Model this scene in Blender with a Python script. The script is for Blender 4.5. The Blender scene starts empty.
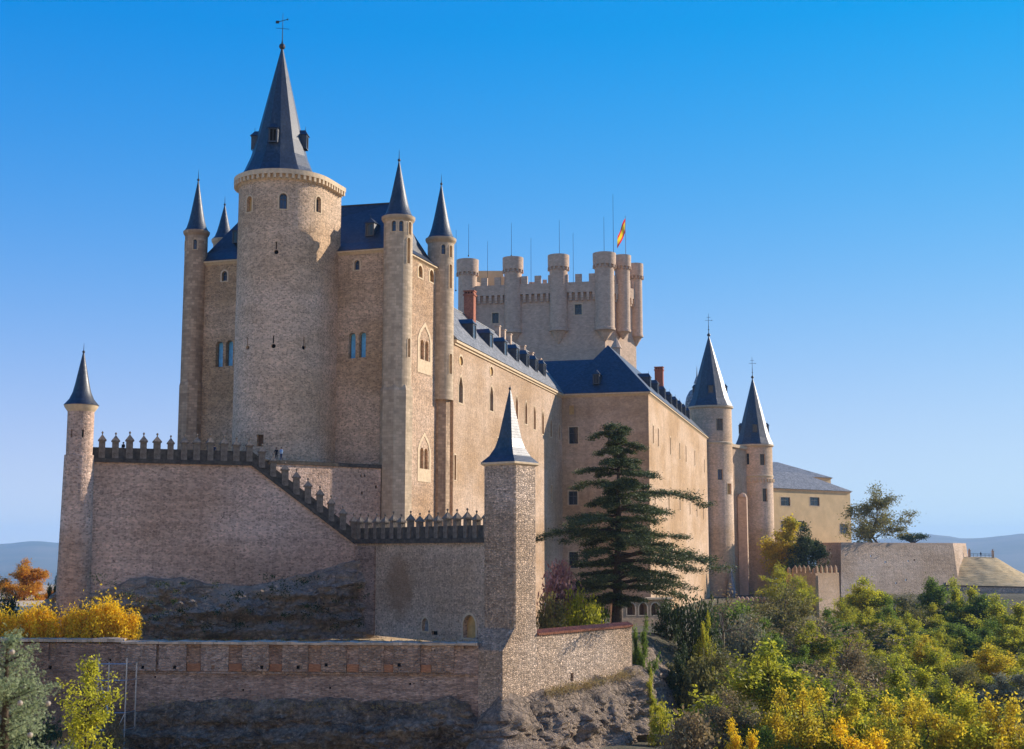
import bpy, bmesh, math, random
import numpy as np
from mathutils import Vector, Matrix, noise as mnoise

SC = bpy.context.scene
COL = SC.collection
R = math.radians

# ------------------------------------------------------------------ camera
F = 1320.0
PITCH = R(7.57)
SP, CP = math.sin(PITCH), math.cos(PITCH)
cam = bpy.data.cameras.new("camera")
cam.sensor_width = 36.0
cam.lens = 36.0 * F / 1024.0
cam.clip_start = 0.1
cam.clip_end = 60000
cam.dof.use_dof = True
cam.dof.focus_distance = 190.0
cam.dof.aperture_fstop = 2.8
camo = bpy.data.objects.new("camera", cam)
COL.objects.link(camo)
camo.rotation_euler = (math.pi / 2 + PITCH, 0, 0)
SC.camera = camo

# ------------------------------------------------------------------ light
SUN_AZ = R(63)      # to the right of the view direction (+Y)
SUN_EL = R(22.5)
world = bpy.data.worlds.new("World")
SC.world = world
world.use_nodes = True
wn = world.node_tree
sky = wn.nodes.new("ShaderNodeTexSky")
sky.sky_type = 'NISHITA'
sky.sun_disc = False
sky.sun_elevation = SUN_EL
sky.sun_rotation = SUN_AZ
sky.altitude = 1000
sky.air_density = 1.0
sky.dust_density = 0.0
sky.ozone_density = 8.0
hs_ = wn.nodes.new("ShaderNodeHueSaturation")
hs_.inputs['Saturation'].default_value = 1.185
wn.links.new(sky.outputs[0], hs_.inputs['Color'])
# gentle shoulder per channel so that the sky near the sun does not burn out: r -> K r / (1 + k r)
EXPO = 0.86
GAIN = 2 ** EXPO * 1.5
den = wn.nodes.new("ShaderNodeVectorMath"); den.operation = 'MULTIPLY_ADD'
den.inputs[1].default_value = (1.5, .265, .68); den.inputs[2].default_value = (1, 1, 1)
num = wn.nodes.new("ShaderNodeVectorMath"); num.operation = 'MULTIPLY'
num.inputs[1].default_value = tuple(x / GAIN for x in (11.0, 3.45, 7.7))
dvd = wn.nodes.new("ShaderNodeVectorMath"); dvd.operation = 'DIVIDE'
wn.links.new(hs_.outputs[0], den.inputs[0]); wn.links.new(hs_.outputs[0], num.inputs[0])
wn.links.new(num.outputs[0], dvd.inputs[0]); wn.links.new(den.outputs[0], dvd.inputs[1])
wn.links.new(dvd.outputs[0], wn.nodes["Background"].inputs[0])
wn.nodes["Background"].inputs[1].default_value = 0.15
sun = bpy.data.lights.new("sun", 'SUN')
sun.energy = 3.8
sun.angle = R(0.5)
sun.color = (1.0, 0.89, 0.76)
suno = bpy.data.objects.new("sun", sun)
COL.objects.link(suno)
sdir = Vector((math.sin(SUN_AZ) * math.cos(SUN_EL), math.cos(SUN_AZ) * math.cos(SUN_EL), math.sin(SUN_EL)))
suno.rotation_euler = (-sdir).to_track_quat('-Z', 'Y').to_euler()
SC.view_settings.view_transform = 'Standard'
SC.view_settings.look = 'None'
SC.view_settings.exposure = EXPO
SC.view_settings.gamma = 1.0
SC.render.film_transparent = False
SC.cycles.max_bounces = 8
SC.cycles.diffuse_bounces = 5
SC.cycles.transparent_max_bounces = 6
SC.cycles.volume_bounces = 1

HAZE_DENSITY = 6.0e-5

# ------------------------------------------------------------------ pixel helpers
def ray(px, py):
    u = (px - 512.0) / F
    v = (374.5 - py) / F
    return Vector((u, CP - v * SP, SP + v * CP))

def W(px, py, Y):
    r = ray(px, py)
    return r * (Y / r.y)

def WX(px, py, Y):
    p = W(px, py, Y)
    return Vector((p.x, p.y))

def ZH(py, Y):
    return W(512, py, Y).z

# ------------------------------------------------------------------ objects
WLOC = {}

def tag(o, label=None, cat=None, group=None, kind=None):
    if label: o['label'] = label
    if cat: o['category'] = cat
    if group: o['group'] = group
    if kind: o['kind'] = kind
    return o

def thing(name, loc, label, cat, group=None, rz=0.0):
    o = bpy.data.objects.new(name, None)
    o.empty_display_size = 1.0
    COL.objects.link(o)
    o.location = loc
    o.rotation_euler = (0, 0, rz)
    WLOC[o.name] = Vector(loc)
    return tag(o, label, cat, group)

def finish_bm(bm, name, mats, smooth=False, shift=None):
    me = bpy.data.meshes.new(name)
    if shift is not None:
        bmesh.ops.translate(bm, verts=bm.verts, vec=-shift)
    bm.to_mesh(me)
    bm.free()
    if not isinstance(mats, (list, tuple)):
        mats = [mats]
    for m in mats:
        me.materials.append(m)
    if smooth:
        me.polygons.foreach_set('use_smooth', [True] * len(me.polygons))
    return me

def obj(name, bm, mats, parent=None, smooth=False):
    """world-space bmesh -> one object (verts shifted to its thing's base)"""
    shift = WLOC[parent.name] if parent is not None else None
    me = finish_bm(bm, name, mats, smooth, shift)
    o = bpy.data.objects.new(name, me)
    COL.objects.link(o)
    if parent is not None:
        o.parent = parent
        WLOC[o.name] = WLOC[parent.name]
    else:
        WLOC[o.name] = Vector((0, 0, 0))
    return o

def put(name, me, parent=None, loc=(0, 0, 0), rz=0.0, s=1.0):
    """instance of shared mesh data, loc in world"""
    o = bpy.data.objects.new(name, me)
    COL.objects.link(o)
    l = Vector(loc)
    if parent is not None:
        o.parent = parent
        l = l - WLOC[parent.name]
    o.location = l
    o.rotation_euler = (0, 0, rz)
    o.scale = (s, s, s) if not isinstance(s, (tuple, list)) else s
    WLOC[o.name] = Vector(loc)
    return o

# ------------------------------------------------------------------ materials
def newmat(name):
    m = bpy.data.materials.new(name)
    m.use_nodes = True
    nt = m.node_tree
    b = nt.nodes["Principled BSDF"]
    return m, nt, b

class NT:
    def __init__(s, nt): s.nt = nt
    def n(s, t, **kw):
        nd = s.nt.nodes.new(t)
        for k, v in kw.items():
            setattr(nd, k, v)
        return nd
    def l(s, a, b): s.nt.links.new(a, b)
    def math(s, op, a, b=None, c=None, clamp=False):
        nd = s.n('ShaderNodeMath', operation=op, use_clamp=clamp)
        for i, x in enumerate((a, b, c)):
            if x is None: continue
            if isinstance(x, (int, float)): nd.inputs[i].default_value = x
            else: s.l(x, nd.inputs[i])
        return nd.outputs[0]
    def mapr(s, x, a, b, c, d):
        nd = s.n('ShaderNodeMapRange')
        s.l(x, nd.inputs[0])
        for i, v in enumerate((a, b, c, d)): nd.inputs[1 + i].default_value = v
        return nd.outputs[0]
    def mix(s, f, a, b, mode='MIX'):
        nd = s.n('ShaderNodeMix', data_type='RGBA', blend_type=mode)
        for i, x in ((0, f), (6, a), (7, b)):
            if isinstance(x, (int, float)): nd.inputs[i].default_value = x
            elif isinstance(x, tuple): nd.inputs[i].default_value = (x[0], x[1], x[2], 1)
            else: s.l(x, nd.inputs[i])
        return nd.outputs[2]
    def noise(s, vec, scale, detail=3.0, rough=0.55):
        nd = s.n('ShaderNodeTexNoise')
        nd.inputs['Scale'].default_value = scale
        nd.inputs['Detail'].default_value = detail
        nd.inputs['Roughness'].default_value = rough
        s.l(vec, nd.inputs['Vector'])
        return nd.outputs['Fac']
    def mapping(s, vec, scale, loc=(0, 0, 0)):
        nd = s.n('ShaderNodeMapping')
        nd.inputs['Scale'].default_value = scale
        nd.inputs['Location'].default_value = loc
        s.l(vec, nd.inputs['Vector'])
        return nd.outputs[0]

def stone(name, c1, c2, mortar=None, size=(0.45, 0.28), edge=0.10, pits=0.5, pit_scale=2.6,
          stain=0.35, bump=0.5, var=0.45, blotch=0.5, pitcol=0.22, rough=0.92, seed=0.0, bdist=0.12, bands=.10):
    """irregular rubble masonry; c1,c2 two stone hues, pits = open joints and holes"""
    m, nt, b = newmat(name)
    k = NT(nt)
    co = k.n('ShaderNodeTexCoord').outputs['Object']
    co = k.mapping(co, (1, 1, 1), (seed, seed * 1.7, seed * .6))
    # slight warp so that courses wander
    sc = k.mapping(co, (1 / size[0], 1 / size[0], 1 / size[1]))
    v1 = k.n('ShaderNodeTexVoronoi', feature='F1')
    v1.inputs['Scale'].default_value = 1.0
    v1.inputs['Randomness'].default_value = 0.85
    k.l(sc, v1.inputs['Vector'])
    v2 = k.n('ShaderNodeTexVoronoi', feature='DISTANCE_TO_EDGE')
    v2.inputs['Scale'].default_value = 1.0
    v2.inputs['Randomness'].default_value = 0.85
    k.l(sc, v2.inputs['Vector'])
    sep = k.n('ShaderNodeSeparateColor')
    k.l(v1.outputs['Color'], sep.inputs[0])
    big = k.noise(co, 0.11, 4.0, 0.6)
    mid = k.noise(co, 0.9, 4.0, 0.65)
    fine = k.noise(co, pit_scale, 3.0, 0.7)
    hue = k.math('ADD', k.math('MULTIPLY', sep.outputs[1], 0.5), k.math('MULTIPLY', k.mapr(big, .3, .7, 0, 1), blotch))
    hue = k.math('MULTIPLY', hue, 1.0, clamp=True)
    col = k.mix(hue, c1, c2)
    # per stone value
    val = k.mapr(sep.outputs[0], 0, 1, 1 - var, 1 + var * .55)
    val = k.math('MULTIPLY', val, k.mapr(mid, .3, .7, .86, 1.12))
    hsv = k.n('ShaderNodeHueSaturation')
    k.l(col, hsv.inputs['Color'])
    k.l(val, hsv.inputs['Value'])
    col = hsv.outputs[0]
    if mortar:
        mm = k.mapr(v2.outputs['Distance'], edge * .4, edge, 1, 0)
        col = k.mix(k.math('MULTIPLY', mm, .8), col, mortar)
    # wandering courses and building campaigns
    crs = k.noise(k.mapping(co, (.10, .10, 1.5)), 1.0, 3.0, .6)
    cmp_ = k.noise(k.mapping(co, (.05, .05, .09), (3, 9, 2)), 1.0, 3.0, .55)
    hv = k.n('ShaderNodeHueSaturation')
    k.l(col, hv.inputs['Color'])
    k.l(k.math('MULTIPLY', k.mapr(crs, .35, .65, 1 - bands, 1 + bands * .7), k.mapr(cmp_, .38, .62, .84, 1.10)), hv.inputs['Value'])
    k.l(k.mapr(cmp_, .38, .62, 1.12, .9), hv.inputs['Saturation'])
    col = hv.outputs[0]
    # vertical streaks
    st = k.noise(k.mapping(co, (.55, .55, .05)), 1.0, 4.0, .6)
    stm = k.math('MULTIPLY', k.mapr(st, .5, .75, 0, 1), stain)
    col = k.mix(stm, col, (c1[0] * .38, c1[1] * .38, c1[2] * .40))
    # pits
    patch = k.mapr(k.noise(co, 0.22, 3.0), .35, .62, .15, 1.0)
    pm = k.mapr(fine, .612, .672, 0, 1)
    pm = k.math('MULTIPLY', k.math('MULTIPLY', pm, patch), pits, clamp=True)
    col = k.mix(pm, col, (c1[0] * pitcol, c1[1] * pitcol, c1[2] * pitcol))
    k.l(col, b.inputs['Base Color'])
    b.inputs['Roughness'].default_value = rough
    b.inputs['Specular IOR Level'].default_value = 0.2
    h = k.math('ADD', k.mapr(v2.outputs['Distance'], 0, edge * 1.6, 0, 1), k.math('MULTIPLY', mid, .8))
    h = k.math('ADD', h, k.math('MULTIPLY', k.noise(co, 5.0, 2.0), .5))
    h = k.math('SUBTRACT', h, k.math('MULTIPLY', pm, 1.2))
    bp = k.n('ShaderNodeBump')
    bp.inputs['Strength'].default_value = bump
    bp.inputs['Distance'].default_value = bdist
    k.l(h, bp.inputs['Height'])
    k.l(bp.outputs[0], b.inputs['Normal'])
    return m

def coursed(name, c1, c2, mortar, bw=0.9, bh=0.42, msize=0.02, stain=0.4, bump=0.4, pits=0.3, blotch=.6, spec=0.2, rough=.9, seed=0., var=.3, bdist=.06):
    """ashlar or brick in courses, laid out on UVs in metres"""
    m, nt, b = newmat(name)
    k = NT(nt)
    tc = k.n('ShaderNodeTexCoord')
    co = k.mapping(tc.outputs['Object'], (1, 1, 1), (seed, seed * 2.1, seed))
    uv = tc.outputs['UV']
    br = k.n('ShaderNodeTexBrick')
    br.inputs['Scale'].default_value = 1.0
    br.inputs['Brick Width'].default_value = bw
    br.inputs['Row Height'].default_value = bh
    br.inputs['Mortar Size'].default_value = msize
    br.inputs['Mortar Smooth'].default_value = .3
    br.inputs['Bias'].default_value = 0.0
    br.inputs['Color1'].default_value = (0, 0, 0, 1)
    br.inputs['Color2'].default_value = (1, 1, 1, 1)
    br.inputs['Mortar'].default_value = (.5, .5, .5, 1)
    k.l(uv, br.inputs['Vector'])
    sep = k.n('ShaderNodeSeparateColor')
    k.l(br.outputs['Color'], sep.inputs[0])
    rnd = sep.outputs[0]
    big = k.noise(co, .13, 4.0, .6)
    mid = k.noise(co, .8, 5.0, .65)
    fine = k.noise(co, 3.2, 3.0, .7)
    hue = k.math('ADD', k.math('MULTIPLY', rnd, .5), k.math('MULTIPLY', k.mapr(big, .3, .7, 0, 1), blotch), clamp=True)
    col = k.mix(hue, c1, c2)
    val = k.math('MULTIPLY', k.mapr(rnd, 0, 1, 1 - var, 1 + var * .5), k.mapr(mid, .3, .7, .82, 1.12))
    hsv = k.n('ShaderNodeHueSaturation')
    k.l(col, hsv.inputs['Color']); k.l(val, hsv.inputs['Value'])
    col = k.mix(k.math('MULTIPLY', br.outputs['Fac'], .7), hsv.outputs[0], mortar)
    st = k.noise(k.mapping(co, (.6, .6, .06)), 1.0, 4.0, .6)
    col = k.mix(k.math('MULTIPLY', k.mapr(st, .48, .75, 0, 1), stain), col, (c1[0] * .3, c1[1] * .31, c1[2] * .33))
    pm = k.math('MULTIPLY', k.mapr(fine, .62, .69, 0, 1), pits)
    col = k.mix(pm, col, (c1[0] * .25, c1[1] * .25, c1[2] * .25))
    k.l(col, b.inputs['Base Color'])
    b.inputs['Roughness'].default_value = rough
    b.inputs['Specular IOR Level'].default_value = spec
    h = k.math('SUBTRACT', k.math('MULTIPLY', mid, .9), br.outputs['Fac'])
    h = k.math('SUBTRACT', h, pm)
    h = k.math('ADD', h, k.math('MULTIPLY', rnd, .4))
    bp = k.n('ShaderNodeBump')
    bp.inputs['Strength'].default_value = bump
    bp.inputs['Distance'].default_value = bdist
    k.l(h, bp.inputs['Height'])
    k.l(bp.outputs[0], b.inputs['Normal'])
    return m

def plain(name, c, rough=.8, spec=.3, nscale=1.5, amount=.25, metal=0.0, bump=0.0):
    m, nt, b = newmat(name)
    k = NT(nt)
    co = k.n('ShaderNodeTexCoord').outputs['Object']
    f = k.noise(co, nscale, 4.0, .6)
    col = k.mix(k.mapr(f, .3, .7, 0, 1), tuple(x * (1 - amount) for x in c), tuple(min(1, x * (1 + amount)) for x in c))
    k.l(col, b.inputs['Base Color'])
    b.inputs['Roughness'].default_value = rough
    b.inputs['Specular IOR Level'].default_value = spec
    b.inputs['Metallic'].default_value = metal
    if bump:
        bp = k.n('ShaderNodeBump')
        bp.inputs['Strength'].default_value = bump
        bp.inputs['Distance'].default_value = .1
        k.l(f, bp.inputs['Height']); k.l(bp.outputs[0], b.inputs['Normal'])
    return m

def slate(name, c=(.015, .022, .036), rough=.43, spec=.7):
    m, nt, b = newmat(name)
    k = NT(nt)
    tc = k.n('ShaderNodeTexCoord')
    br = k.n('ShaderNodeTexBrick')
    br.inputs['Scale'].default_value = 1.0
    br.inputs['Brick Width'].default_value = .42
    br.inputs['Row Height'].default_value = .32
    br.inputs['Mortar Size'].default_value = .012
    br.inputs['Color1'].default_value = (0, 0, 0, 1)
    br.inputs['Color2'].default_value = (1, 1, 1, 1)
    br.inputs['Mortar'].default_value = (0, 0, 0, 1)
    k.l(tc.outputs['UV'], br.inputs['Vector'])
    sep = k.n('ShaderNodeSeparateColor'); k.l(br.outputs['Color'], sep.inputs[0])
    co = tc.outputs['Object']
    n1 = k.noise(co, .6, 5.0, .65)
    n2 = k.noise(k.mapping(co, (1.5, 1.5, .2)), 1.0, 4.0, .6)
    v = k.math('MULTIPLY', k.mapr(sep.outputs[0], 0, 1, .6, 1.6), k.mapr(n1, .3, .7, .7, 1.4))
    hsv = k.n('ShaderNodeHueSaturation')
    hsv.inputs['Color'].default_value = (*c, 1)
    k.l(v, hsv.inputs['Value'])
    col = k.mix(k.mapr(n2, .58, .8, 0, .45), hsv.outputs[0], (.13, .135, .13))
    k.l(col, b.inputs['Base Color'])
    k.l(k.mapr(n1, .3, .7, rough - .06, rough + .1), b.inputs['Roughness'])
    b.inputs['Specular IOR Level'].default_value = spec
    bp = k.n('ShaderNodeBump')
    bp.inputs['Strength'].default_value = .35
    bp.inputs['Distance'].default_value = .02
    k.l(k.math('SUBTRACT', sep.outputs[0], k.math('MULTIPLY', br.outputs['Fac'], .8)), bp.inputs['Height'])
    k.l(bp.outputs[0], b.inputs['Normal'])
    return m

def leafmat(name, c1, c2, trans=.45, var=.5, c3=None):
    m, nt, b = newmat(name)
    k = NT(nt)
    geo = k.n('ShaderNodeNewGeometry')
    oi = k.n('ShaderNodeObjectInfo')
    co = k.n('ShaderNodeTexCoord').outputs['Object']
    f = k.noise(co, .45, 3.0, .6)
    f = k.math('ADD', k.math('MULTIPLY', k.mapr(f, .3, .7, 0, 1), .7), k.math('MULTIPLY', geo.outputs['Random Per Island'], .5))
    f = k.math('ADD', f, k.math('MULTIPLY', k.math('SUBTRACT', oi.outputs['Random'], .5), .3), clamp=True)
    col = k.mix(f, c1, c2)
    if c3:
        g = k.noise(k.mapping(co, (1, 1, 1), (7, 3, 1)), .35, 2.0, .6)
        col = k.mix(k.mapr(g, .5, .66, 0, .85), col, c3)
    v = k.mapr(geo.outputs['Random Per Island'], 0, 1, 1 - var * .6, 1 + var * .5)
    hsv = k.n('ShaderNodeHueSaturation')
    k.l(col, hsv.inputs['Color']); k.l(v, hsv.inputs['Value'])
    k.l(hsv.outputs[0], b.inputs['Base Color'])
    b.inputs['Roughness'].default_value = .6
    b.inputs['Specular IOR Level'].default_value = .25
    tr = k.n('ShaderNodeBsdfTranslucent')
    k.l(hsv.outputs[0], tr.inputs['Color'])
    mx = k.n('ShaderNodeMixShader')
    mx.inputs[0].default_value = trans
    k.l(b.outputs[0], mx.inputs[1]); k.l(tr.outputs[0], mx.inputs[2])
    k.l(mx.outputs[0], nt.nodes['Material Output'].inputs['Surface'])
    return m

M = {}
M['keep'] = stone('keep_rubble', (.58, .385, .23), (.66, .455, .285), (.64, .45, .29), size=(.30, .20), pits=.8, pit_scale=3.4, stain=.22, bump=.5, seed=3, pitcol=.18)
M['round'] = stone('round_tower_rubble', (.60, .42, .27), (.67, .48, .32), (.66, .48, .325), size=(.28, .19), pits=.62, pit_scale=3.6, stain=.2, bump=.45, seed=11, pitcol=.22)
M['side'] = stone('keep_rubble_sunlit', (.52, .33, .195), (.59, .40, .26), (.56, .40, .27), size=(.28, .19), pits=.6, pit_scale=3.4, stain=.12, bump=.5, seed=5, pitcol=.3)  # sunlit copy of the keep rubble, toned down against the sun
M['palace'] = stone('palace_rubble', (.52, .345, .21), (.58, .40, .26), (.58, .42, .29), size=(.32, .21), pits=.6, pit_scale=3.0, stain=.28, bump=.5, seed=17, var=.28, pitcol=.35, bands=.06)  # palace and block tones lowered because these walls take direct sun
M['block'] = stone('block_render', (.53, .35, .205), (.58, .395, .245), None, size=(.4, .26), pits=.3, pit_scale=2.6, stain=.30, bump=.3, seed=21, var=.16, pitcol=.4, bands=.04)
M['tower'] = stone('tower_render', (.66, .445, .275), (.71, .495, .32), None, size=(.4, .26), pits=.22, pit_scale=2.6, stain=.22, bump=.3, seed=27, var=.2, pitcol=.4, bands=.06)  # block render raised in tone to lift the towers' shaded side
M['pink'] = stone('terrace_rubble', (.64, .43, .31), (.70, .50, .375), (.68, .50, .38), size=(.34, .20), pits=.85, pit_scale=3.2, stain=.25, bump=.6, seed=31, pitcol=.2)
M['grey'] = stone('pale_rubble', (.72, .555, .41), (.77, .60, .45), (.74, .59, .45), size=(.30, .19), pits=1.0, pit_scale=2.6, stain=.22, bump=.8, seed=41, pitcol=.15)
M['front'] = stone('front_tower_rubble', (.66, .475, .335), (.74, .545, .385), (.72, .55, .40), size=(.30, .22), pits=.8, pit_scale=3.4, stain=.2, bump=.9, seed=51, bdist=.2, pitcol=.2, var=.5)
M['ashlar'] = coursed('turret_ashlar', (.54, .405, .265), (.60, .46, .305), (.40, .30, .20), .8, .4, .02, stain=.45, bump=.4, pits=.25, seed=2, var=.18)
M['ashlar_dark'] = coursed('weathered_ashlar', (.45, .30, .185), (.60, .42, .265), (.28, .21, .15), .8, .4, .02, stain=.7, bump=.5, pits=.45, seed=9, var=.25)
M['great'] = coursed('great_tower_ashlar', (.56, .395, .275), (.61, .44, .31), (.46, .36, .28), .6, .3, .02, stain=.16, bump=.25, pits=.15, seed=4, var=.12)
M['bricky'] = stone('curtain_masonry', (.40, .235, .155), (.48, .32, .225), (.42, .31, .235), size=(.46, .17), pits=.8, pit_scale=2.8, stain=.5, bump=.8, var=.5, blotch=.9, seed=6, pitcol=.2, bands=.2)
M['brick_panel'] = stone('panel_masonry', (.42, .27, .185), (.50, .35, .255), (.44, .34, .26), size=(.5, .26), pits=.9, pit_scale=2.4, stain=.5, bump=.9, var=.5, blotch=.9, seed=16, pitcol=.2)
M['chimney'] = coursed('chimney_brick', (.42, .13, .07), (.50, .18, .10), (.35, .2, .14), .28, .1, .012, stain=.2, bump=.3, pits=.1)
M['bastion'] = stone('bastion_masonry', (.55, .40, .28), (.61, .45, .32), (.55, .42, .31), size=(.9, .4), pits=.35, stain=.3, bump=.5, seed=61, var=.22)
M['trim'] = plain('trim_stone', (.62, .47, .30), .85, .2, 2.0, .15, bump=.2)
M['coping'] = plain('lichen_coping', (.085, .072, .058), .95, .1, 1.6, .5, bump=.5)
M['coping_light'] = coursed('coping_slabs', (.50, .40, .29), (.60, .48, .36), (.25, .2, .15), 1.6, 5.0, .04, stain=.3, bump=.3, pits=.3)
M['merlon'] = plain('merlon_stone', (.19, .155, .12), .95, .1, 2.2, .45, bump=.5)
M['tile'] = plain('red_tile', (.42, .18, .11), .85, .2, 3.0, .4, bump=.5)
M['slate'] = slate('slate')
M['slate_grey'] = slate('slate_grey', (.15, .15, .15), .6, .4)
M['slate_pale'] = slate('slate_pale', (.22, .215, .21), .6, .4)
M['infill'] = coursed('orange_brick_infill', (.40, .16, .075), (.47, .22, .11), (.30, .18, .11), .3, .1, .012, stain=.4, bump=.4, pits=.3, seed=33)
M['iron'] = plain('dark_iron', (.02, .02, .022), .5, .5, 3, .2)
M['galv'] = plain('galvanised', (.45, .46, .48), .4, .5, 4, .2, metal=.8)
M['blue'] = plain('blue_shutter', (.16, .52, .85), .5, .4, 2, .2)
M['glass'] = plain('dark_glass', (.018, .024, .034), .12, .6, 1, .2)
M['bluedark'] = plain('blue_glass', (.02, .06, .14), .15, .6, 1, .2)
M['hollow'] = plain('dark_hollow', (.012, .011, .010), 1, 0, 2, .2)  # near-black backing, the shade inside openings put into the colour
M['wood'] = plain('brown_wood', (.14, .08, .045), .7, .2, 4, .3)
M['frame'] = plain('window_frame', (.10, .10, .10), .6, .3, 4, .2)
M['blind'] = plain('blind_ochre', (.55, .34, .13), .9, .1, 1.5, .2)
M['ochre'] = plain('ochre_render', (.66, .47, .25), .9, .1, .35, .10)
M['bark'] = plain('bark', (.075, .055, .04), .95, .1, 5, .4, bump=.5)
M['bark_grey'] = plain('bark_grey', (.16, .13, .10), .95, .1, 5, .35, bump=.5)
# ------------------------------------------------------------------ mesh helpers
class B:
    """bmesh with a uv layer in metres"""
    def __init__(s):
        s.bm = bmesh.new()
        s.uv = s.bm.loops.layers.uv.new('UVMap')
    def face(s, pts, uvs=None, mi=0, flip=False):
        vs = [s.bm.verts.new(p) for p in pts]
        if flip:
            vs.reverse()
            if uvs: uvs = list(reversed(uvs))
        f = s.bm.faces.new(vs)
        f.material_index = mi
        if uvs is None:
            n = Vector((0, 0, 0))
            for i in range(len(vs)):
                a = vs[i].co; b = vs[(i + 1) % len(vs)].co
                n += Vector(((a.y - b.y) * (a.z + b.z), (a.z - b.z) * (a.x + b.x), (a.x - b.x) * (a.y + b.y)))
            if n.length < 1e-9: n = Vector((0, 0, 1))
            n.normalize()
            t = Vector((0, 0, 1)).cross(n)
            if t.length < 1e-3: t = Vector((1, 0, 0))
            t.normalize()
            bb = n.cross(t)
            uvs = [(v.co.dot(t), v.co.dot(bb)) for v in vs]
        for lp, q in zip(f.loops, uvs):
            lp[s.uv].uv = q
        return f
    def box(s, c, sx, sy, sz, rz=0.0, mi=0, bottom=True):
        """box centred at c in xy, base at c.z"""
        ca, sa = math.cos(rz), math.sin(rz)
        P = []
        for z in (0, sz):
            for (x, y) in ((-1, -1), (1, -1), (1, 1), (-1, 1)):
                X, Y = x * sx / 2, y * sy / 2
                P.append(Vector((c[0] + X * ca - Y * sa, c[1] + X * sa + Y * ca, c[2] + z)))
        q = [(0, 1, 5, 4), (1, 2, 6, 5), (2, 3, 7, 6), (3, 0, 4, 7), (4, 5, 6, 7)]
        if bottom: q.append((3, 2, 1, 0))
        for f in q: s.face([P[i] for i in f], mi=mi)
    def prism(s, a, b, za0, za1, zb0, zb1, t, mi=0, out=0.0):
        """wall slab from a to b (xy) with own bottom/top heights at each end; thickness t behind, front shifted out"""
        a = Vector(a); b = Vector(b)
        d = (b - a).normalized()
        n = Vector((d.y, -d.x))
        fa, fb = a + n * out, b + n * out
        ba, bb_ = a - n * t, b - n * t
        P = [(*fa, za0), (*fb, zb0), (*bb_, zb0), (*ba, za0), (*fa, za1), (*fb, zb1), (*bb_, zb1), (*ba, za1)]
        P = [Vector(p) for p in P]
        for f in ((0, 1, 5, 4), (1, 2, 6, 5), (2, 3, 7, 6), (3, 0, 4, 7), (4, 5, 6, 7), (3, 2, 1, 0)):
            s.face([P[i] for i in f], mi=mi)
    def rings(s, c, prof, n, rot=0.0, mi=0, cap_top=True, cap_bot=True, arc=None):
        """lathe: prof = [(r,z)...] bottom to top"""
        rm = max(p[0] for p in prof)
        L = []
        for (r, z) in prof:
            if r < 1e-4:
                L.append(None)
                continue
            L.append([Vector((c[0] + r * math.sin(rot + 2 * math.pi * i / n), c[1] - r * math.cos(rot + 2 * math.pi * i / n), c[2] + z)) for i in range(n)])
        vv = 0
        for k in range(len(prof) - 1):
            dz = math.hypot(prof[k + 1][0] - prof[k][0], prof[k + 1][1] - prof[k][1])
            for i in range(n):
                j = (i + 1) % n
                u0, u1 = rm * 2 * math.pi * i / n, rm * 2 * math.pi * (i + 1) / n
                a, b2 = L[k], L[k + 1]
                if a is None and b2 is None: continue
                if b2 is None:
                    s.face([a[i], a[j], Vector((c[0], c[1], c[2] + prof[k + 1][1]))], [(u0, vv), (u1, vv), ((u0 + u1) / 2, vv + dz)], mi)
                elif a is None:
                    s.face([Vector((c[0], c[1], c[2] + prof[k][1])), b2[j], b2[i]], None, mi)
                else:
                    s.face([a[i], a[j], b2[j], b2[i]], [(u0, vv), (u1, vv), (u1, vv + dz), (u0, vv + dz)], mi)
            vv += dz
        if cap_top and L[-1]: s.face(L[-1], None, mi)
        if cap_bot and L[0]: s.face(list(reversed(L[0])), None, mi)
    def tube(s, pts, r, n=6, mi=0):
        pts = [Vector(p) for p in pts]
        if not isinstance(r, (list, tuple)): r = [r] * len(pts)
        prev = None
        for k, p in enumerate(pts):
            d = (pts[min(k + 1, len(pts) - 1)] - pts[max(k - 1, 0)]).normalized()
            x = d.orthogonal().normalized() if prev is None else (prev[1] - d * prev[1].dot(d)).normalized()
            y = d.cross(x)
            ring = [p + (x * math.cos(2 * math.pi * i / n) + y * math.sin(2 * math.pi * i / n)) * r[k] for i in range(n)]
            if prev:
                for i in range(n):
                    j = (i + 1) % n
                    s.face([prev[0][i], prev[0][j], ring[j], ring[i]], None, mi)
            else:
                s.face(list(reversed(ring)), None, mi)
            prev = (ring, x)
        s.face(prev[0], None, mi)
    def weld(s, d=1e-4):
        bmesh.ops.remove_doubles(s.bm, verts=s.bm.verts, dist=d)
        return s
    def finish(s, name, mats, parent=None, smooth=False, weld=True):
        if weld: s.weld()
        return obj(name, s.bm, mats, parent, smooth)

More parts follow.
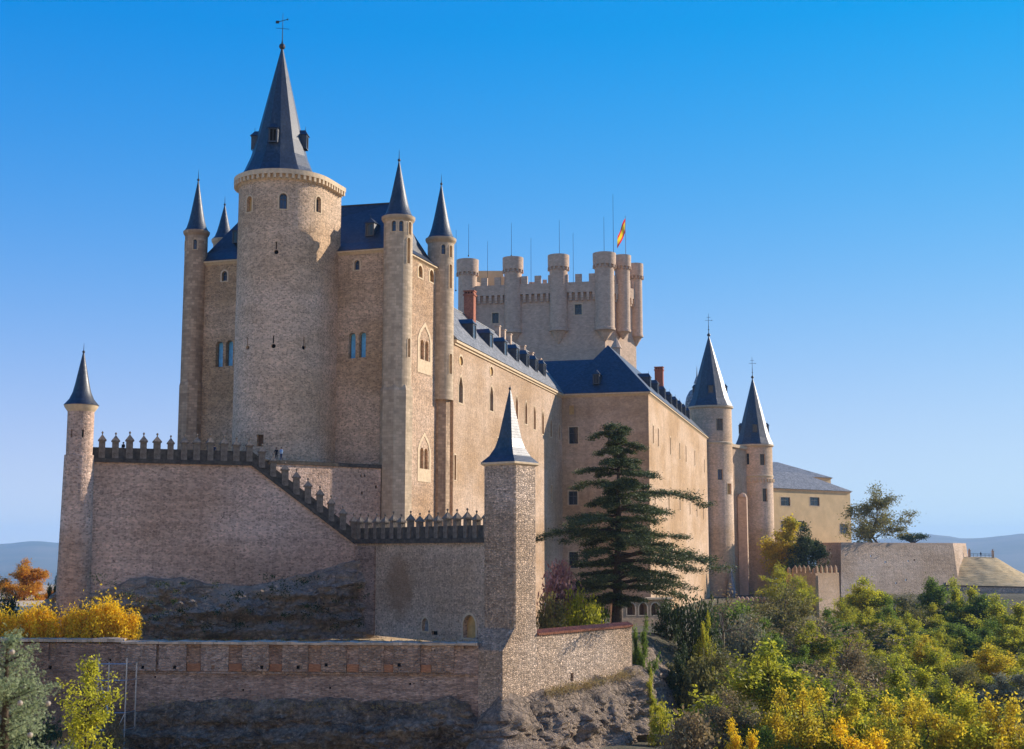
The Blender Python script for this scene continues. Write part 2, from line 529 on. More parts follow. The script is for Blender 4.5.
class Path:
    """polyline in plan; outward normal on the right hand of travel"""
    def __init__(s, pts, closed=False, batter=0.0, ztop=0.0):
        s.p = [Vector((q[0], q[1])) for q in pts]
        if closed: s.p.append(s.p[0].copy())
        s.closed = closed
        s.cum = [0.0]
        for a, b in zip(s.p, s.p[1:]): s.cum.append(s.cum[-1] + (b - a).length)
        s.L = s.cum[-1]
        s.batter = batter; s.ztop = ztop
        s.segn = []
        for a, b in zip(s.p, s.p[1:]):
            d = (b - a).normalized()
            s.segn.append(Vector((d.y, -d.x)))
    def seg(s, u):
        for i in range(len(s.segn)):
            if u <= s.cum[i + 1] + 1e-6: return i
        return len(s.segn) - 1
    def at(s, u, z, d, segi=None):
        i = s.seg(u) if segi is None else segi
        t = (u - s.cum[i]) / (s.cum[i + 1] - s.cum[i])
        q = s.p[i].lerp(s.p[i + 1], t)
        n = s.segn[i]
        if s.batter and d == 0:
            # mitred offset at vertices
            if t < 1e-4 and (i > 0 or s.closed): m = (s.segn[i - 1] + n); m = m / max(.3, m.dot(n))
            elif t > 1 - 1e-4 and (i < len(s.segn) - 1 or s.closed): m2 = s.segn[(i + 1) % len(s.segn)]; m = (n + m2); m = m / max(.3, m.dot(n))
            else: m = n
        else: m = n
        off = s.batter * (s.ztop - z)
        q = q + m * off - n * d
        return Vector((q.x, q.y, z))
    def hit(s, px, py):
        r = ray(px, py)
        best = None
        for i, n in enumerate(s.segn):
            a = s.p[i]
            den = n.x * r.x + n.y * r.y
            if abs(den) < 1e-6: continue
            t = (n.x * a.x + n.y * a.y) / den
            if t <= 0: continue
            P = r * t
            d = (s.p[i + 1] - a)
            w = (Vector((P.x, P.y)) - a).dot(d) / d.length_squared
            if -0.001 <= w <= 1.001 and den < 0:
                if best is None or t < best[0]:
                    best = (t, s.cum[i] + w * d.length, P.z, -den / r.length)
        if best is None: raise ValueError('no hit %s %s' % (px, py))
        return best[1], best[2], best[0], best[3]
    def hole(s, px, py, wpx, hpx, shape='arch', kind='dark', depth=.4, surround=None, w=None):
        """opening centred at pixel; size from pixels (width corrected for the wall's slant unless w is given)"""
        u, z, t, cosn = s.hit(px, py)
        hh = hpx / F * t * 1.0
        # foreshorten
        u2 = s.hit(px + .5, py)[0]; u1 = s.hit(px - .5, py)[0]
        ww = w if w is not None else abs(u2 - u1) * wpx
        return dict(u=u, z=z - hh / 2, w=ww, h=hh, shape=shape, kind=kind, depth=depth, surround=surround)

def circle(c, r, n=40, rot=0.0):
    return [(c[0] + r * math.sin(rot + 2 * math.pi * i / n), c[1] - r * math.cos(rot + 2 * math.pi * i / n)) for i in range(n)]

def arch_pts(h, n=8):
    """outline of an opening: left foot up and over to right foot (u,z)"""
    u0, u1 = h['u'] - h['w'] / 2, h['u'] + h['w'] / 2
    z0, z1 = h['z'], h['z'] + h['h']
    if h['shape'] == 'rect': return [(u0, z0), (u0, z1), (u1, z1), (u1, z0)]
    r = h['w'] / 2
    if h['shape'] == 'round':
        cz = (z0 + z1) / 2; rz = (z1 - z0) / 2
        return [(h['u'] + r * math.cos(a), cz + rz * math.sin(a)) for a in [math.pi + 2 * math.pi * i / 16 * -1 for i in range(16)]]
    rise = r if h['shape'] == 'arch' else r * 1.5
    rise = min(rise, h['h'] * .6)
    zs = z1 - rise
    pts = [(u0, z0), (u0, zs)]
    for i in range(1, n):
        a = math.pi * (1 - i / n)
        if h['shape'] == 'arch': pts.append((h['u'] + r * math.cos(a), zs + rise * math.sin(a)))
        else: pts.append((h['u'] + r * math.cos(a), zs + rise * (1 - abs(math.cos(a)) ** 1.6)))
    pts += [(u1, zs), (u1, z0)]
    return pts

def wall(b, path, z0, z1, holes=(), mi=0, ustep=None, zcuts=()):
    us = set(path.cum); zs = {z0, z1, *zcuts}
    for h in holes:
        us |= {h['u'] - h['w'] / 2, h['u'] + h['w'] / 2}
        zs |= {h['z'], h['z'] + h['h']}
    us = sorted(u for u in us if -1e-6 <= u <= path.L + 1e-6)
    zs = sorted(z for z in zs if z0 - 1e-6 <= z <= z1 + 1e-6)
    def dd(l):
        o = [l[0]]
        for x in l[1:]:
            if x - o[-1] > 1e-4: o.append(x)
        return o
    us, zs = dd(us), dd(zs)
    for i in range(len(us) - 1):
        um = (us[i] + us[i + 1]) / 2
        si = path.seg(um)
        run = None
        for j in range(len(zs) - 1):
            zm = (zs[j] + zs[j + 1]) / 2
            inside = any(abs(um - h['u']) < h['w'] / 2 - 1e-5 and h['z'] < zm < h['z'] + h['h'] for h in holes)
            if inside: continue
            a, c = us[i], us[i + 1]
            q = [(a, zs[j]), (c, zs[j]), (c, zs[j + 1]), (a, zs[j + 1])]
            b.face([path.at(u, z, 0, si) for u, z in q], q, mi)
    for h in holes:
        pts = arch_pts(h)
        d = h['depth']
        lo, hi = h['u'] - h['w'] / 2, h['u'] + h['w'] / 2
        P0 = lambda q: path.at(min(max(q[0], lo), hi), q[1], 0)
        # reveals
        loop = pts
        n = len(loop)
        for i in range(n):
            a, c = loop[i], loop[(i + 1) % n]
            pa, pc = path.at(a[0], a[1], 0), path.at(c[0], c[1], 0)
            qa, qc = path.at(a[0], a[1], d), path.at(c[0], c[1], d)
            b.face([pa, pc, qc, qa], [(a[0], a[1]), (c[0], c[1]), (c[0] + d, c[1] + d), (a[0] + d, a[1] + d)], mi)
        # spandrels
        if h['shape'] in ('arch', 'pointed'):
            z1h = h['z'] + h['h']
            for i in range(1, n - 2):
                a, c = pts[i], pts[i + 1]
                q = [a, c, (c[0], z1h), (a[0], z1h)]
                q2 = [x for k, x in enumerate(q) if k == 0 or (abs(x[0] - q[k - 1][0]) + abs(x[1] - q[k - 1][1])) > 1e-5]
                if abs(q2[0][0] - q2[-1][0]) + abs(q2[0][1] - q2[-1][1]) < 1e-5: q2.pop()
                if len(q2) > 2: b.face([path.at(u, z, 0) for u, z in q2], q2, mi)
        elif h['shape'] == 'round':
            # fill corners between ellipse and its box
            z0h, z1h = h['z'], h['z'] + h['h']; cz = (z0h + z1h) / 2
            for i in range(n):
                a, c = pts[i], pts[(i + 1) % n]
                zz = z1h if (a[1] + c[1]) / 2 > cz else z0h
                q = [a, c, (c[0], zz), (a[0], zz)]
                q2 = []
                for x in q:
                    if not q2 or abs(x[0] - q2[-1][0]) + abs(x[1] - q2[-1][1]) > 1e-5: q2.append(x)
                if abs(q2[0][0] - q2[-1][0]) + abs(q2[0][1] - q2[-1][1]) < 1e-5: q2.pop()
                if len(q2) > 2: b.face([path.at(u, z, 0) for u, z in q2], q2, mi)

PANE = {'dark': 'glass', 'blue': 'blue', 'bluedark': 'bluedark', 'blind': 'blind', 'hollow': 'hollow', 'wood': 'wood'}
def windows(path, holes, parent):
    for h in holes:
        k = h['kind']
        d = h['depth']
        lo, hi, z0, z1 = h['u'] - h['w'] / 2, h['u'] + h['w'] / 2, h['z'], h['z'] + h['h']
        b = B()
        q = [(lo, z0), (hi, z0), (hi, z1), (lo, z1)]
        nm = {'blind': 'blind_window', 'hollow': 'arrow_slit', 'wood': 'door'}.get(k, 'window')
        fr = None
        if k in ('dark', 'bluedark', 'blue'):
            # frame bars in front of the pane
            e = min(.09, h['w'] * .1)
            bars = [(lo, lo + e, z0, z1), (hi - e, hi, z0, z1), (lo + e, hi - e, z0, z0 + e), (lo + e, hi - e, z1 - e, z1)]
            if h['w'] > .75 and k != 'blue': bars.append((h['u'] - e / 2, h['u'] + e / 2, z0 + e, z1 - e))
            if h['h'] > 1.3 and k != 'blue': bars.append((lo + e, hi - e, z0 + h['h'] * .62, z0 + h['h'] * .62 + e))
            for (a, c, y0, y1) in bars:
                qq = [(a, y0), (c, y0), (c, y1), (a, y1)]
                fp = [path.at(u, z, d - .07) for u, z in qq]
                bp = [path.at(u, z, d - .01) for u, z in qq]
                b.face(fp)
                for i in range(4):
                    j = (i + 1) % 4
                    b.face([fp[j], fp[i], bp[i], bp[j]])
            fr = b.finish('window', M['frame'], parent)
            b = B()
            b.face([path.at(u, z, d) for u, z in q], q)
            b.finish('pane', M[PANE[k]], fr)
        else:
            b.face([path.at(u, z, d) for u, z in q], q)
            fr = b.finish(nm, M[PANE[k]], parent)
        if h.get('surround'):
            sw = h['surround']
            o = dict(h); o['u'] = h['u']; o['w'] = h['w'] + 2 * sw; o['z'] = h['z'] - sw * .6; o['h'] = h['h'] + sw * 1.6
            pin, pout = arch_pts(h), arch_pts(o)
            b = B()
            n = len(pin)
            for i in range(n):
                j = (i + 1) % n
                A, C, D, E = pin[i], pin[j], pout[j], pout[i]
                F4 = [path.at(x[0], x[1], -.05) for x in (A, C, D, E)]
                b.face(list(reversed(F4)))
                b.face([path.at(D[0], D[1], -.05), path.at(E[0], E[1], -.05), path.at(E[0], E[1], .02), path.at(D[0], D[1], .02)])
                b.face([path.at(A[0], A[1], -.05), path.at(C[0], C[1], -.05), path.at(C[0], C[1], .02), path.at(A[0], A[1], .02)])
            b.finish('surround', M[h.get('smat', 'trim')], fr)

def finial(parent, c, z, ball=.22, needle=1.3, name='finial'):
    b = B()
    pr = []
    for i in range(7):
        a = -math.pi / 2 + math.pi * i / 6
        pr.append((max(0.0, ball * math.cos(a)) if 0 < i < 6 else 0.0, ball * math.sin(a)))
    b.rings((c[0], c[1], z + ball), pr, 10)
    b.rings((c[0], c[1], z + 2 * ball - .03), [(ball * .28, 0), (ball * .14, needle * .7), (0, needle)], 5)
    b.rings((c[0], c[1], z - .5), [(ball * .45, 0), (ball * .3, .55)], 8)
    return b.finish(name, M['iron'], parent, smooth=False)

def spire(parent, c, z, prof, n=24, rot=0.0, mat='slate', smooth=True, name='spire'):
    b = B()
    b.rings((c[0], c[1], z), prof, n, rot)
    o = b.finish(name, M[mat], parent, smooth=False)
    if smooth:
        me = o.data
        me.polygons.foreach_set('use_smooth', [True] * len(me.polygons))
        try: me.set_sharp_from_angle(angle=R(40))
        except Exception: pass
    return o

def smooth_o(o, ang=40):
    me = o.data
    me.polygons.foreach_set('use_smooth', [True] * len(me.polygons))
    me.set_sharp_from_angle(angle=R(ang))
    return o

def dormer(parent, p, facing, w=1.3, h=1.6, back=2.2, roof='slate', win='glass', gable=.7, cheek='slate', finial_=True):
    """small roof window: base centre of its front face at p, looking along facing (xy)"""
    f = Vector((facing[0], facing[1], 0)).normalized()
    s = Vector((-f.y, f.x, 0))
    p = Vector(p)
    up = Vector((0, 0, 1))
    b = B()
    x = w / 2
    pts = lambda a, t, z: p + s * a - f * t + up * z
    # cheeks + front surround
    for sg in (-1, 1):
        b.face([pts(sg * x, 0, 0), pts(sg * x, 0, h), pts(sg * x, back, h), pts(sg * x, back, 0)], flip=(sg < 0))
    e = .18
    b.face([pts(-x, 0, 0), pts(x, 0, 0), pts(x, 0, e), pts(-x, 0, e)])
    b.face([pts(-x, 0, h - e), pts(x, 0, h - e), pts(x, 0, h), pts(-x, 0, h)])
    b.face([pts(-x, 0, e), pts(-x + e, 0, e), pts(-x + e, 0, h - e), pts(-x, 0, h - e)])
    b.face([pts(x - e, 0, e), pts(x, 0, e), pts(x, 0, h - e), pts(x - e, 0, h - e)])
    # hipped little roof with overhang
    o = .16
    A, C, D, E = pts(-x - o, -o, h), pts(x + o, -o, h), pts(x + o, back, h), pts(-x - o, back, h)
    r0, r1 = pts(0, x * .5, h + gable), pts(0, back, h + gable)
    b.face([A, C, r0]); b.face([C, D, r1, r0]); b.face([E, A, r0, r1]); b.face([D, E, r1]); b.face([A, E, D, C])
    if finial_:
        b.tube([r0 - up * .1, r0 + up * .55], [.05, .02], 4)
    dm = b.finish('dormer', M[roof], parent)
    b = B()
    b.face([pts(-x + e, .08, e), pts(x - e, .08, e), pts(x - e, .08, h - e), pts(-x + e, .08, h - e)])
    b.finish('pane', M[win], dm)
    b = B()
    for q in (-x + e, x - e - .06, -.03):
        b.face([pts(q, .05, e), pts(q + .06, .05, e), pts(q + .06, .05, h - e), pts(q, .05, h - e)])
    b.finish('frame', M['frame'], dm)
    return dm
# ================================================================== SETTING: terrain
def smooth(a, b, x):
    t = min(1.0, max(0.0, (x - a) / (b - a)))
    return t * t * (3 - 2 * t)

PLAT = [(-170, 153.5), (-60, 152.5), (-6, 150.8), (0, 151.0), (10.5, 164.5), (14, 171), (24, 200), (36, 262), (52, 315), (66, 365), (84, 384), (120, 396), (168, 402), (230, 430), (300, 520), (-150, 520), (-190, 300)]
def sdist(x, y):
    """distance outside the castle platform (negative inside)"""
    ins = False; best = 1e18
    n = len(PLAT)
    for i in range(n):
        ax, ay = PLAT[i]; bx, by = PLAT[(i + 1) % n]
        dx, dy = bx - ax, by - ay
        t = max(0.0, min(1.0, ((x - ax) * dx + (y - ay) * dy) / (dx * dx + dy * dy)))
        d = (x - ax - t * dx) ** 2 + (y - ay - t * dy) ** 2
        if d < best: best = d
        if (ay > y) != (by > y) and x < (bx - ax) * (y - ay) / (by - ay) + ax: ins = not ins
    d = math.sqrt(best)
    return -d if ins else d

def valley(x, y):
    r = math.hypot(x * .8, y)
    far = math.hypot(x, y - 200)
    z = -1.9 - 20.3 * smooth(0, 88, r) - 228 * smooth(520, 2600, far)
    if y < 0:
        # unseen dry hillside added behind the viewer to bounce warm light on shaded walls
        z += 175 * smooth(8, 240, -y)
    return z

def ground(x, y):
    if y < 60: return valley(x, y)
    s = sdist(x, y)
    top = -11.2 - 1.8 * smooth(170, 262, y) * (1 if x > -5 else 0)
    v = valley(x, y)
    if x > 12:
        w = 16 + 26 * smooth(200, 330, y)
    else:
        w = 3.0
    if y < 185: w = min(w, 4.0 + 12 * smooth(160, 185, y))
    g = top + (v - top) * smooth(-.5, w, s)
    if s > 0:
        g += .9 * mnoise.noise(Vector((x * .13, y * .13, 0))) * smooth(0, 6, s)
    return g

def terrain():
    b = bmesh.new()
    xs = [-14000, -6000, -2500, -1200, -600, -350, -220, -150, -110] + [-80 + i * 3 for i in range(27)] + [0 + i * 2 for i in range(1, 50)] + [100 + 5 * i for i in range(0, 32)] + [270, 300, 350, 420, 520, 700, 1200, 2500, 6000, 14000]
    ys = [-3000, -900, -420, -300, -250, -210, -180, -150, -120, -95, -75, -55, -40, -25, -12, 0, 8, 16, 25, 35, 45, 55, 65, 75, 85, 95, 105, 115] + [120 + 2 * i for i in range(40)] + [200 + 4 * i for i in range(62)] + [460, 500, 560, 640, 760, 900, 1100, 1500, 2500, 5000, 9000, 14500]
    grid = [[b.verts.new((x, y, ground(x, y))) for x in xs] for y in ys]
    for j in range(len(ys) - 1):
        for i in range(len(xs) - 1):
            b.faces.new((grid[j][i], grid[j][i + 1], grid[j + 1][i + 1], grid[j + 1][i]))
    m, nt, bs = newmat('earth_and_scrub')
    k = NT(nt)
    co = k.n('ShaderNodeTexCoord').outputs['Object']
    f = k.noise(co, .12, 5, .6); g = k.noise(co, 1.1, 5, .7)
    sx = k.n('ShaderNodeSeparateXYZ'); k.l(co, sx.inputs[0])
    # straw ground on the viewer's side, kept pale to bounce light; wooded floor beyond
    wood = k.math('MULTIPLY', k.mapr(k.math('ADD', sx.outputs[1], k.math('MULTIPLY', k.math('SUBTRACT', f, .5), 40)), 92, 112, 0, 1), k.mapr(sx.outputs[0], 2, 12, 0, 1))
    col = k.mix(k.mapr(f, .35, .65, 0, 1), (.56, .42, .26), (.64, .50, .33))
    col = k.mix(k.mapr(g, .5, .68, 0, .5), col, (.26, .22, .10))
    wcol = k.mix(k.mapr(g, .4, .65, 0, 1), (.13, .10, .055), (.06, .06, .025))
    col = k.mix(wood, col, wcol)
    k.l(col, bs.inputs['Base Color']); bs.inputs['Roughness'].default_value = 1
    bp = k.n('ShaderNodeBump'); bp.inputs['Strength'].default_value = .8; bp.inputs['Distance'].default_value = .4
    k.l(g, bp.inputs['Height']); k.l(bp.outputs[0], bs.inputs['Normal'])
    o = obj('ground', b, m, smooth=True)
    tag(o, kind='structure')
terrain()

def rockmat(name, c1, c2, dark, strata=1.0, seed=0., lich=.5):
    m, nt, b = newmat(name)
    k = NT(nt)
    co = k.mapping(k.n('ShaderNodeTexCoord').outputs['Object'], (1, 1, 1), (seed, seed, seed))
    wob = k.n('ShaderNodeVectorMath', operation='MULTIPLY_ADD')
    nz = k.n('ShaderNodeTexNoise'); nz.inputs['Scale'].default_value = .8; nz.inputs['Detail'].default_value = 4; k.l(co, nz.inputs['Vector'])
    k.l(nz.outputs['Color'], wob.inputs[0]); wob.inputs[1].default_value = (1.1, 1.1, 1.1); k.l(co, wob.inputs[2])
    wc = wob.outputs[0]
    big = k.noise(co, .22, 5, .6)
    st = k.noise(k.mapping(co, (.3, .3, .9)), 1.0, 6, .72)
    fine = k.noise(co, 1.9, 8, .75)
    def crack(sc, w):
        v = k.n('ShaderNodeTexVoronoi', feature='DISTANCE_TO_EDGE'); v.inputs['Scale'].default_value = 1.0
        k.l(k.mapping(wc, sc), v.inputs['Vector']); return k.mapr(v.outputs['Distance'], 0, w, 1, 0)
    ck = k.math('MAXIMUM', k.math('MULTIPLY', crack((.35, .35, .6), .05), 1.0), k.math('MULTIPLY', crack((.9, .9, 1.4), .07), .55))
    ck = k.math('MULTIPLY', ck, k.mapr(big, .35, .6, .25, 1.0))
    col = k.mix(k.mapr(big, .35, .65, 0, 1), c1, c2)
    col = k.mix(k.math('MULTIPLY', k.mapr(st, .48, .62, 0, 1), strata), col, dark)
    col = k.mix(k.math('MULTIPLY', k.mapr(fine, .50, .57, 0, 1), lich), col, dark)
    col = k.mix(k.math('MULTIPLY', k.mapr(fine, .36, .46, 1, 0), .75), col, tuple(min(1, x * 1.5) for x in c1))
    col = k.mix(k.math('MULTIPLY', ck, .45), col, dark)
    k.l(col, b.inputs['Base Color']); b.inputs['Roughness'].default_value = 1
    b.inputs['Specular IOR Level'].default_value = .1
    bp = k.n('ShaderNodeBump'); bp.inputs['Strength'].default_value = 1.0; bp.inputs['Distance'].default_value = .9
    h = k.math('ADD', k.math('MULTIPLY', st, 1.0), k.math('MULTIPLY', fine, 1.1))
    k.l(k.math('SUBTRACT', h, k.math('MULTIPLY', ck, .5)), bp.inputs['Height']); k.l(bp.outputs[0], b.inputs['Normal'])
    return m
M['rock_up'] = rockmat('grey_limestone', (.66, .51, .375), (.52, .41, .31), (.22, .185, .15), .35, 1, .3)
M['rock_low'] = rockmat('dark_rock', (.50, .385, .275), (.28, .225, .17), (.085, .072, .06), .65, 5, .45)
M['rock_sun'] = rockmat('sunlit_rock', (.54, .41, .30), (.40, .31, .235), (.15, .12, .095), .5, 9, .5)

def cliff(name, line, mat, nt_=34, bulge=1.2, amp=1.1, step=.28, seed=0, ledge=.5, run=0.0, bed_k=.25, crack_k=2.0, hol_k=3.5):
    """rock face: line = [(x,y,ztop,zbot)...]; bulges outward (right hand of travel) with ledges"""
    pts = [Vector(p) for p in [(q[0], q[1]) for q in line]]
    cum = [0]
    for a, c in zip(pts, pts[1:]): cum.append(cum[-1] + (c - a).length)
    n = max(2, int(cum[-1] / step))
    b = bmesh.new()
    G = []
    for i in range(n + 1):
        u = cum[-1] * i / n
        k = 0
        while k < len(cum) - 2 and u > cum[k + 1]: k += 1
        t = (u - cum[k]) / (cum[k + 1] - cum[k])
        P = pts[k].lerp(pts[k + 1], t)
        d = (pts[k + 1] - pts[k]).normalized()
        # smooth normals round corners
        if t < .2 and k > 0: d = (d * (.5 + t * 2.5) + (pts[k] - pts[k - 1]).normalized() * (.5 - t * 2.5)).normalized()
        if t > .8 and k < len(pts) - 2: d = (d * (.5 + (1 - t) * 2.5) + (pts[k + 2] - pts[k + 1]).normalized() * (.5 - (1 - t) * 2.5)).normalized()
        nn = Vector((d.y, -d.x))
        zt = line[k][2] * (1 - t) + line[k + 1][2] * t
        zb = line[k][3] * (1 - t) + line[k + 1][3] * t
        zt += .8 * mnoise.noise(Vector((u * .25, seed, 3.3))) + .3 * mnoise.noise(Vector((u * .9, seed, 1.3)))
        row = []
        for j in range(nt_ + 1):
            v = j / nt_
            z = zt + (zb - zt) * v
            q = Vector((P.x * .28 + seed * 9, P.y * .28, z * .5))
            q2 = Vector((P.x * .1 + seed * 5, P.y * .1, z * 1.1))
            q3 = Vector((P.x * 1.0 + seed * 3, P.y, z * 1.3))
            o = bulge * math.sin(min(1, v * 1.6) * math.pi / 2) + run * v
            o += amp * (mnoise.noise(q) * .9 + ledge * mnoise.noise(q2) + abs(mnoise.noise(q3)) * .7 + .3 * abs(mnoise.noise(q3 * 2.3)) + .22 * mnoise.noise(q3 * 4.7)) * min(1, .15 + v * 3)
            # blocky beds with recessed joints
            zz = z * .6 + 1.4 * mnoise.noise(Vector((P.x * .12, P.y * .12, seed)))
            bed = math.floor(zz)
            o += bed_k * mnoise.cell(Vector((bed * 3.1 + seed, math.floor(u * .32 + .37 * bed), 1.7))) * min(1, v * 3)
            fz = zz - bed
            if fz < .12 and mnoise.noise(Vector((P.x * .2, P.y * .2, bed * 1.7 + seed))) > .05: o -= bed_k * .7 * min(1, v * 3)
            dv = mnoise.voronoi(Vector((P.x * .55 + seed * 4, P.y * .55, z * .75)))[0]
            ck = dv[1] - dv[0]
            if ck < .16: o -= (.16 - ck) * crack_k * min(1, v * 3)
            hol = mnoise.noise(Vector((P.x * .33 + 7 * seed, P.y * .33, z * .42)))
            if hol > .28: o -= (hol - .28) * hol_k * min(1, v * 3)
            if j == 0: o = -1.2
            row.append(b.verts.new((P.x + nn.x * o, P.y + nn.y * o, z)))
        G.append(row)
    for i in range(n):
        for j in range(nt_):
            b.faces.new((G[i][j + 1], G[i + 1][j + 1], G[i + 1][j], G[i][j]))
    o = obj(name, b, mat, smooth=True)
    o.data.set_sharp_from_angle(angle=R(55))
    tag(o, kind='structure')
    return o

# ================================================================== CASTLE KEEP
kC = WX(397.5, 300, 180.0); kA = WX(194.5, 300, 189.8); kD = WX(440.5, 300, 195.0); kB = WX(222, 300, 201.0)
EAVE_K = 41.4
keep = thing('castle_keep', (kC.x, kC.y, -2), 'tall castle keep with slender corner turrets and steep slate roof behind the big round tower', 'keep')
kp = Path([kA, kC, kD, kB], closed=True)
kh = []
for (px, py, w, h, kind) in ((352, 345.5, 7, 26, 'blue'), (362.3, 344.5, 7, 26, 'blue'), (219.3, 354, 7.2, 26, 'blue'), (229.3, 353, 7.2, 26, 'blue')):
    kh.append(kp.hole(px, py, w, h, 'arch', kind, .8))
for (px, py) in ((357, 265), (224.6, 276)):
    kh.append(kp.hole(px, py, 5.2, 10, 'arch', 'bluedark', .45, .25))
for (px, py) in ((420.3, 271.5), (431.5, 276.0)):
    kh.append(kp.hole(px, py, 4.2, 12, 'arch', 'blind', .35, .35))
for (px, py) in ((422.2, 352), (426.8, 353.5), (421.8, 461), (426.0, 462)):
    kh.append(kp.hole(px, py, 3.4, 25 if py < 400 else 27, 'arch', 'blind', .4, None))
b = B()
wall(b, kp, -14, EAVE_K, kh)
mats = [M['keep'], M['side']]
ko = b.finish('wall', mats, keep)
# the sunny side takes the darker, sunlit copy of the keep rubble
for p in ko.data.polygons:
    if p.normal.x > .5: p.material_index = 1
windows(kp, kh, keep)
# gothic tracery panels round the twin blind windows of the sunny side
for (px, py, hw, z0p, z1p) in ((424.5, 353, 7.5, 374, 322), (424, 461, 7.0, 482, 432)):
    u, zc, t, _ = kp.hit(px, py)
    za, zb = kp.hit(px, z0p)[1], kp.hit(px, z1p)[1]
    us = abs(kp.hit(px + 1, py)[0] - kp.hit(px - 1, py)[0]) / 2
    hwm = hw * us * .95
    b = B()
    zs = zb - (zb - za) * .36
    outer = [(u - hwm, za), (u - hwm, zs), (u - hwm * .72, zs + (zb - zs) * .45), (u, zb), (u + hwm * .72, zs + (zb - zs) * .45), (u + hwm, zs), (u + hwm, za)]
    f = hwm * .74
    z0 = za + (zb - za) * .26
    inner = [(u - f, z0), (u - f, zs), (u - f * .72, zs + (zb - zs) * .36), (u, zb - (zb - zs) * .25), (u + f * .72, zs + (zb - zs) * .36), (u + f, zs), (u + f, z0)]
    for i in range(6):
        A, C, D, E = outer[i], outer[i + 1], inner[i + 1], inner[i]
        b.face([kp.at(*q, -.07) for q in (E, D, C, A)])
        b.face([kp.at(*q, dd) for q, dd in ((A, -.07), (C, -.07), (C, .02), (A, .02))])
    b.face([kp.at(*q, -.07) for q in (outer[0], outer[6], inner[6], inner[0])])
    b.finish('tracery', M['trim'], keep)
# cornice under the eaves
def ring_off(pts, o):
    n = len(pts); out = []
    for i in range(n):
        a, c, d = Vector(pts[i - 1]), Vector(pts[i]), Vector(pts[(i + 1) % n])
        n1 = (c - a).normalized(); n1 = Vector((n1.y, -n1.x)); n2 = (d - c).normalized(); n2 = Vector((n2.y, -n2.x))
        m = n1 + n2; m = m / max(.35, m.dot(n1))
        out.append(c + m * o)
    return out
def loop_band(b, p0, z0, p1, z1):
    n = len(p0)
    for i in range(n):
        j = (i + 1) % n
        b.face([(*p0[i], z0), (*p0[j], z0), (*p1[j], z1), (*p1[i], z1)])
def cornice(parent, pts, z, out=.45, h=.55, mat='trim', name='cornice'):
    b = B()
    p0, p1, p2 = ring_off(pts, -.02), ring_off(pts, out * .6), ring_off(pts, out)
    loop_band(b, p0, z - h, p1, z - h * .5); loop_band(b, p1, z - h * .5, p2, z - h * .4); loop_band(b, p2, z - h * .4, p2, z)
    b.face([(*q, z) for q in p2])
    return b.finish(name, M[mat], parent)
kpts = [kA, kC, kD, kB]
cornice(keep, kpts, EAVE_K + .35)
def hip_roof(parent, pts, z, mid_in, mid_h, ridge, over=.55, mat='slate'):
    """pts in plan (4, ccw), flared: eave -> mid ring -> ridge (two points with z)"""
    b = B()
    e = ring_off(pts, over); m = ring_off(pts, -mid_in)
    E = [Vector((*q, z)) for q in e]; Mi = [Vector((*q, z + mid_h)) for q in m]
    for i in range(4):
        j = (i + 1) % 4
        b.face([E[i], E[j], Mi[j], Mi[i]])
    r0, r1 = Vector(ridge[0]), Vector(ridge[1])     # r0 belongs to pts[3]-pts[0] end, r1 to pts[1]-pts[2] end
    b.face([Mi[0], Mi[1], r1, r0]); b.face([Mi[1], Mi[2], r1]); b.face([Mi[2], Mi[3], r0, r1]); b.face([Mi[3], Mi[0], r0])
    return b.finish('roof', M[mat], parent)
mL = (kA + kB) / 2; mR = (kC + kD) / 2
dv = (mR - mL).normalized()
rr1 = mR - dv * 4.2; rr0 = mL + dv * 6.0
kroof = hip_roof(keep, kpts, EAVE_K + .36, 1.2, 1.5, [(rr0.x, rr0.y, 50.4), (rr1.x, rr1.y, 50.4)])
b = B(); b.tube([(rr0.x, rr0.y, 50.42), (rr1.x, rr1.y, 50.42)], .12, 6); b.tube([(rr1.x, rr1.y, 50.4), (rr1.x, rr1.y, 52)], [.1, .03], 5)
b.finish('ridge_cap', M['iron'], kroof)
q = kC + (kA - kC).normalized() * 6.6
fr = (kC - kA).normalized(); fr = Vector((fr.y, -fr.x))
dq = W(369.5, 236, 183.4)
dormer(keep, (dq.x, dq.y, dq.z), fr, 1.35, 1.9, 3.0, gable=.8)
dq = W(236, 243, 189.5)
dormer(keep, (dq.x, dq.y, dq.z), fr, 1.35, 1.9, 3.0, gable=.8)

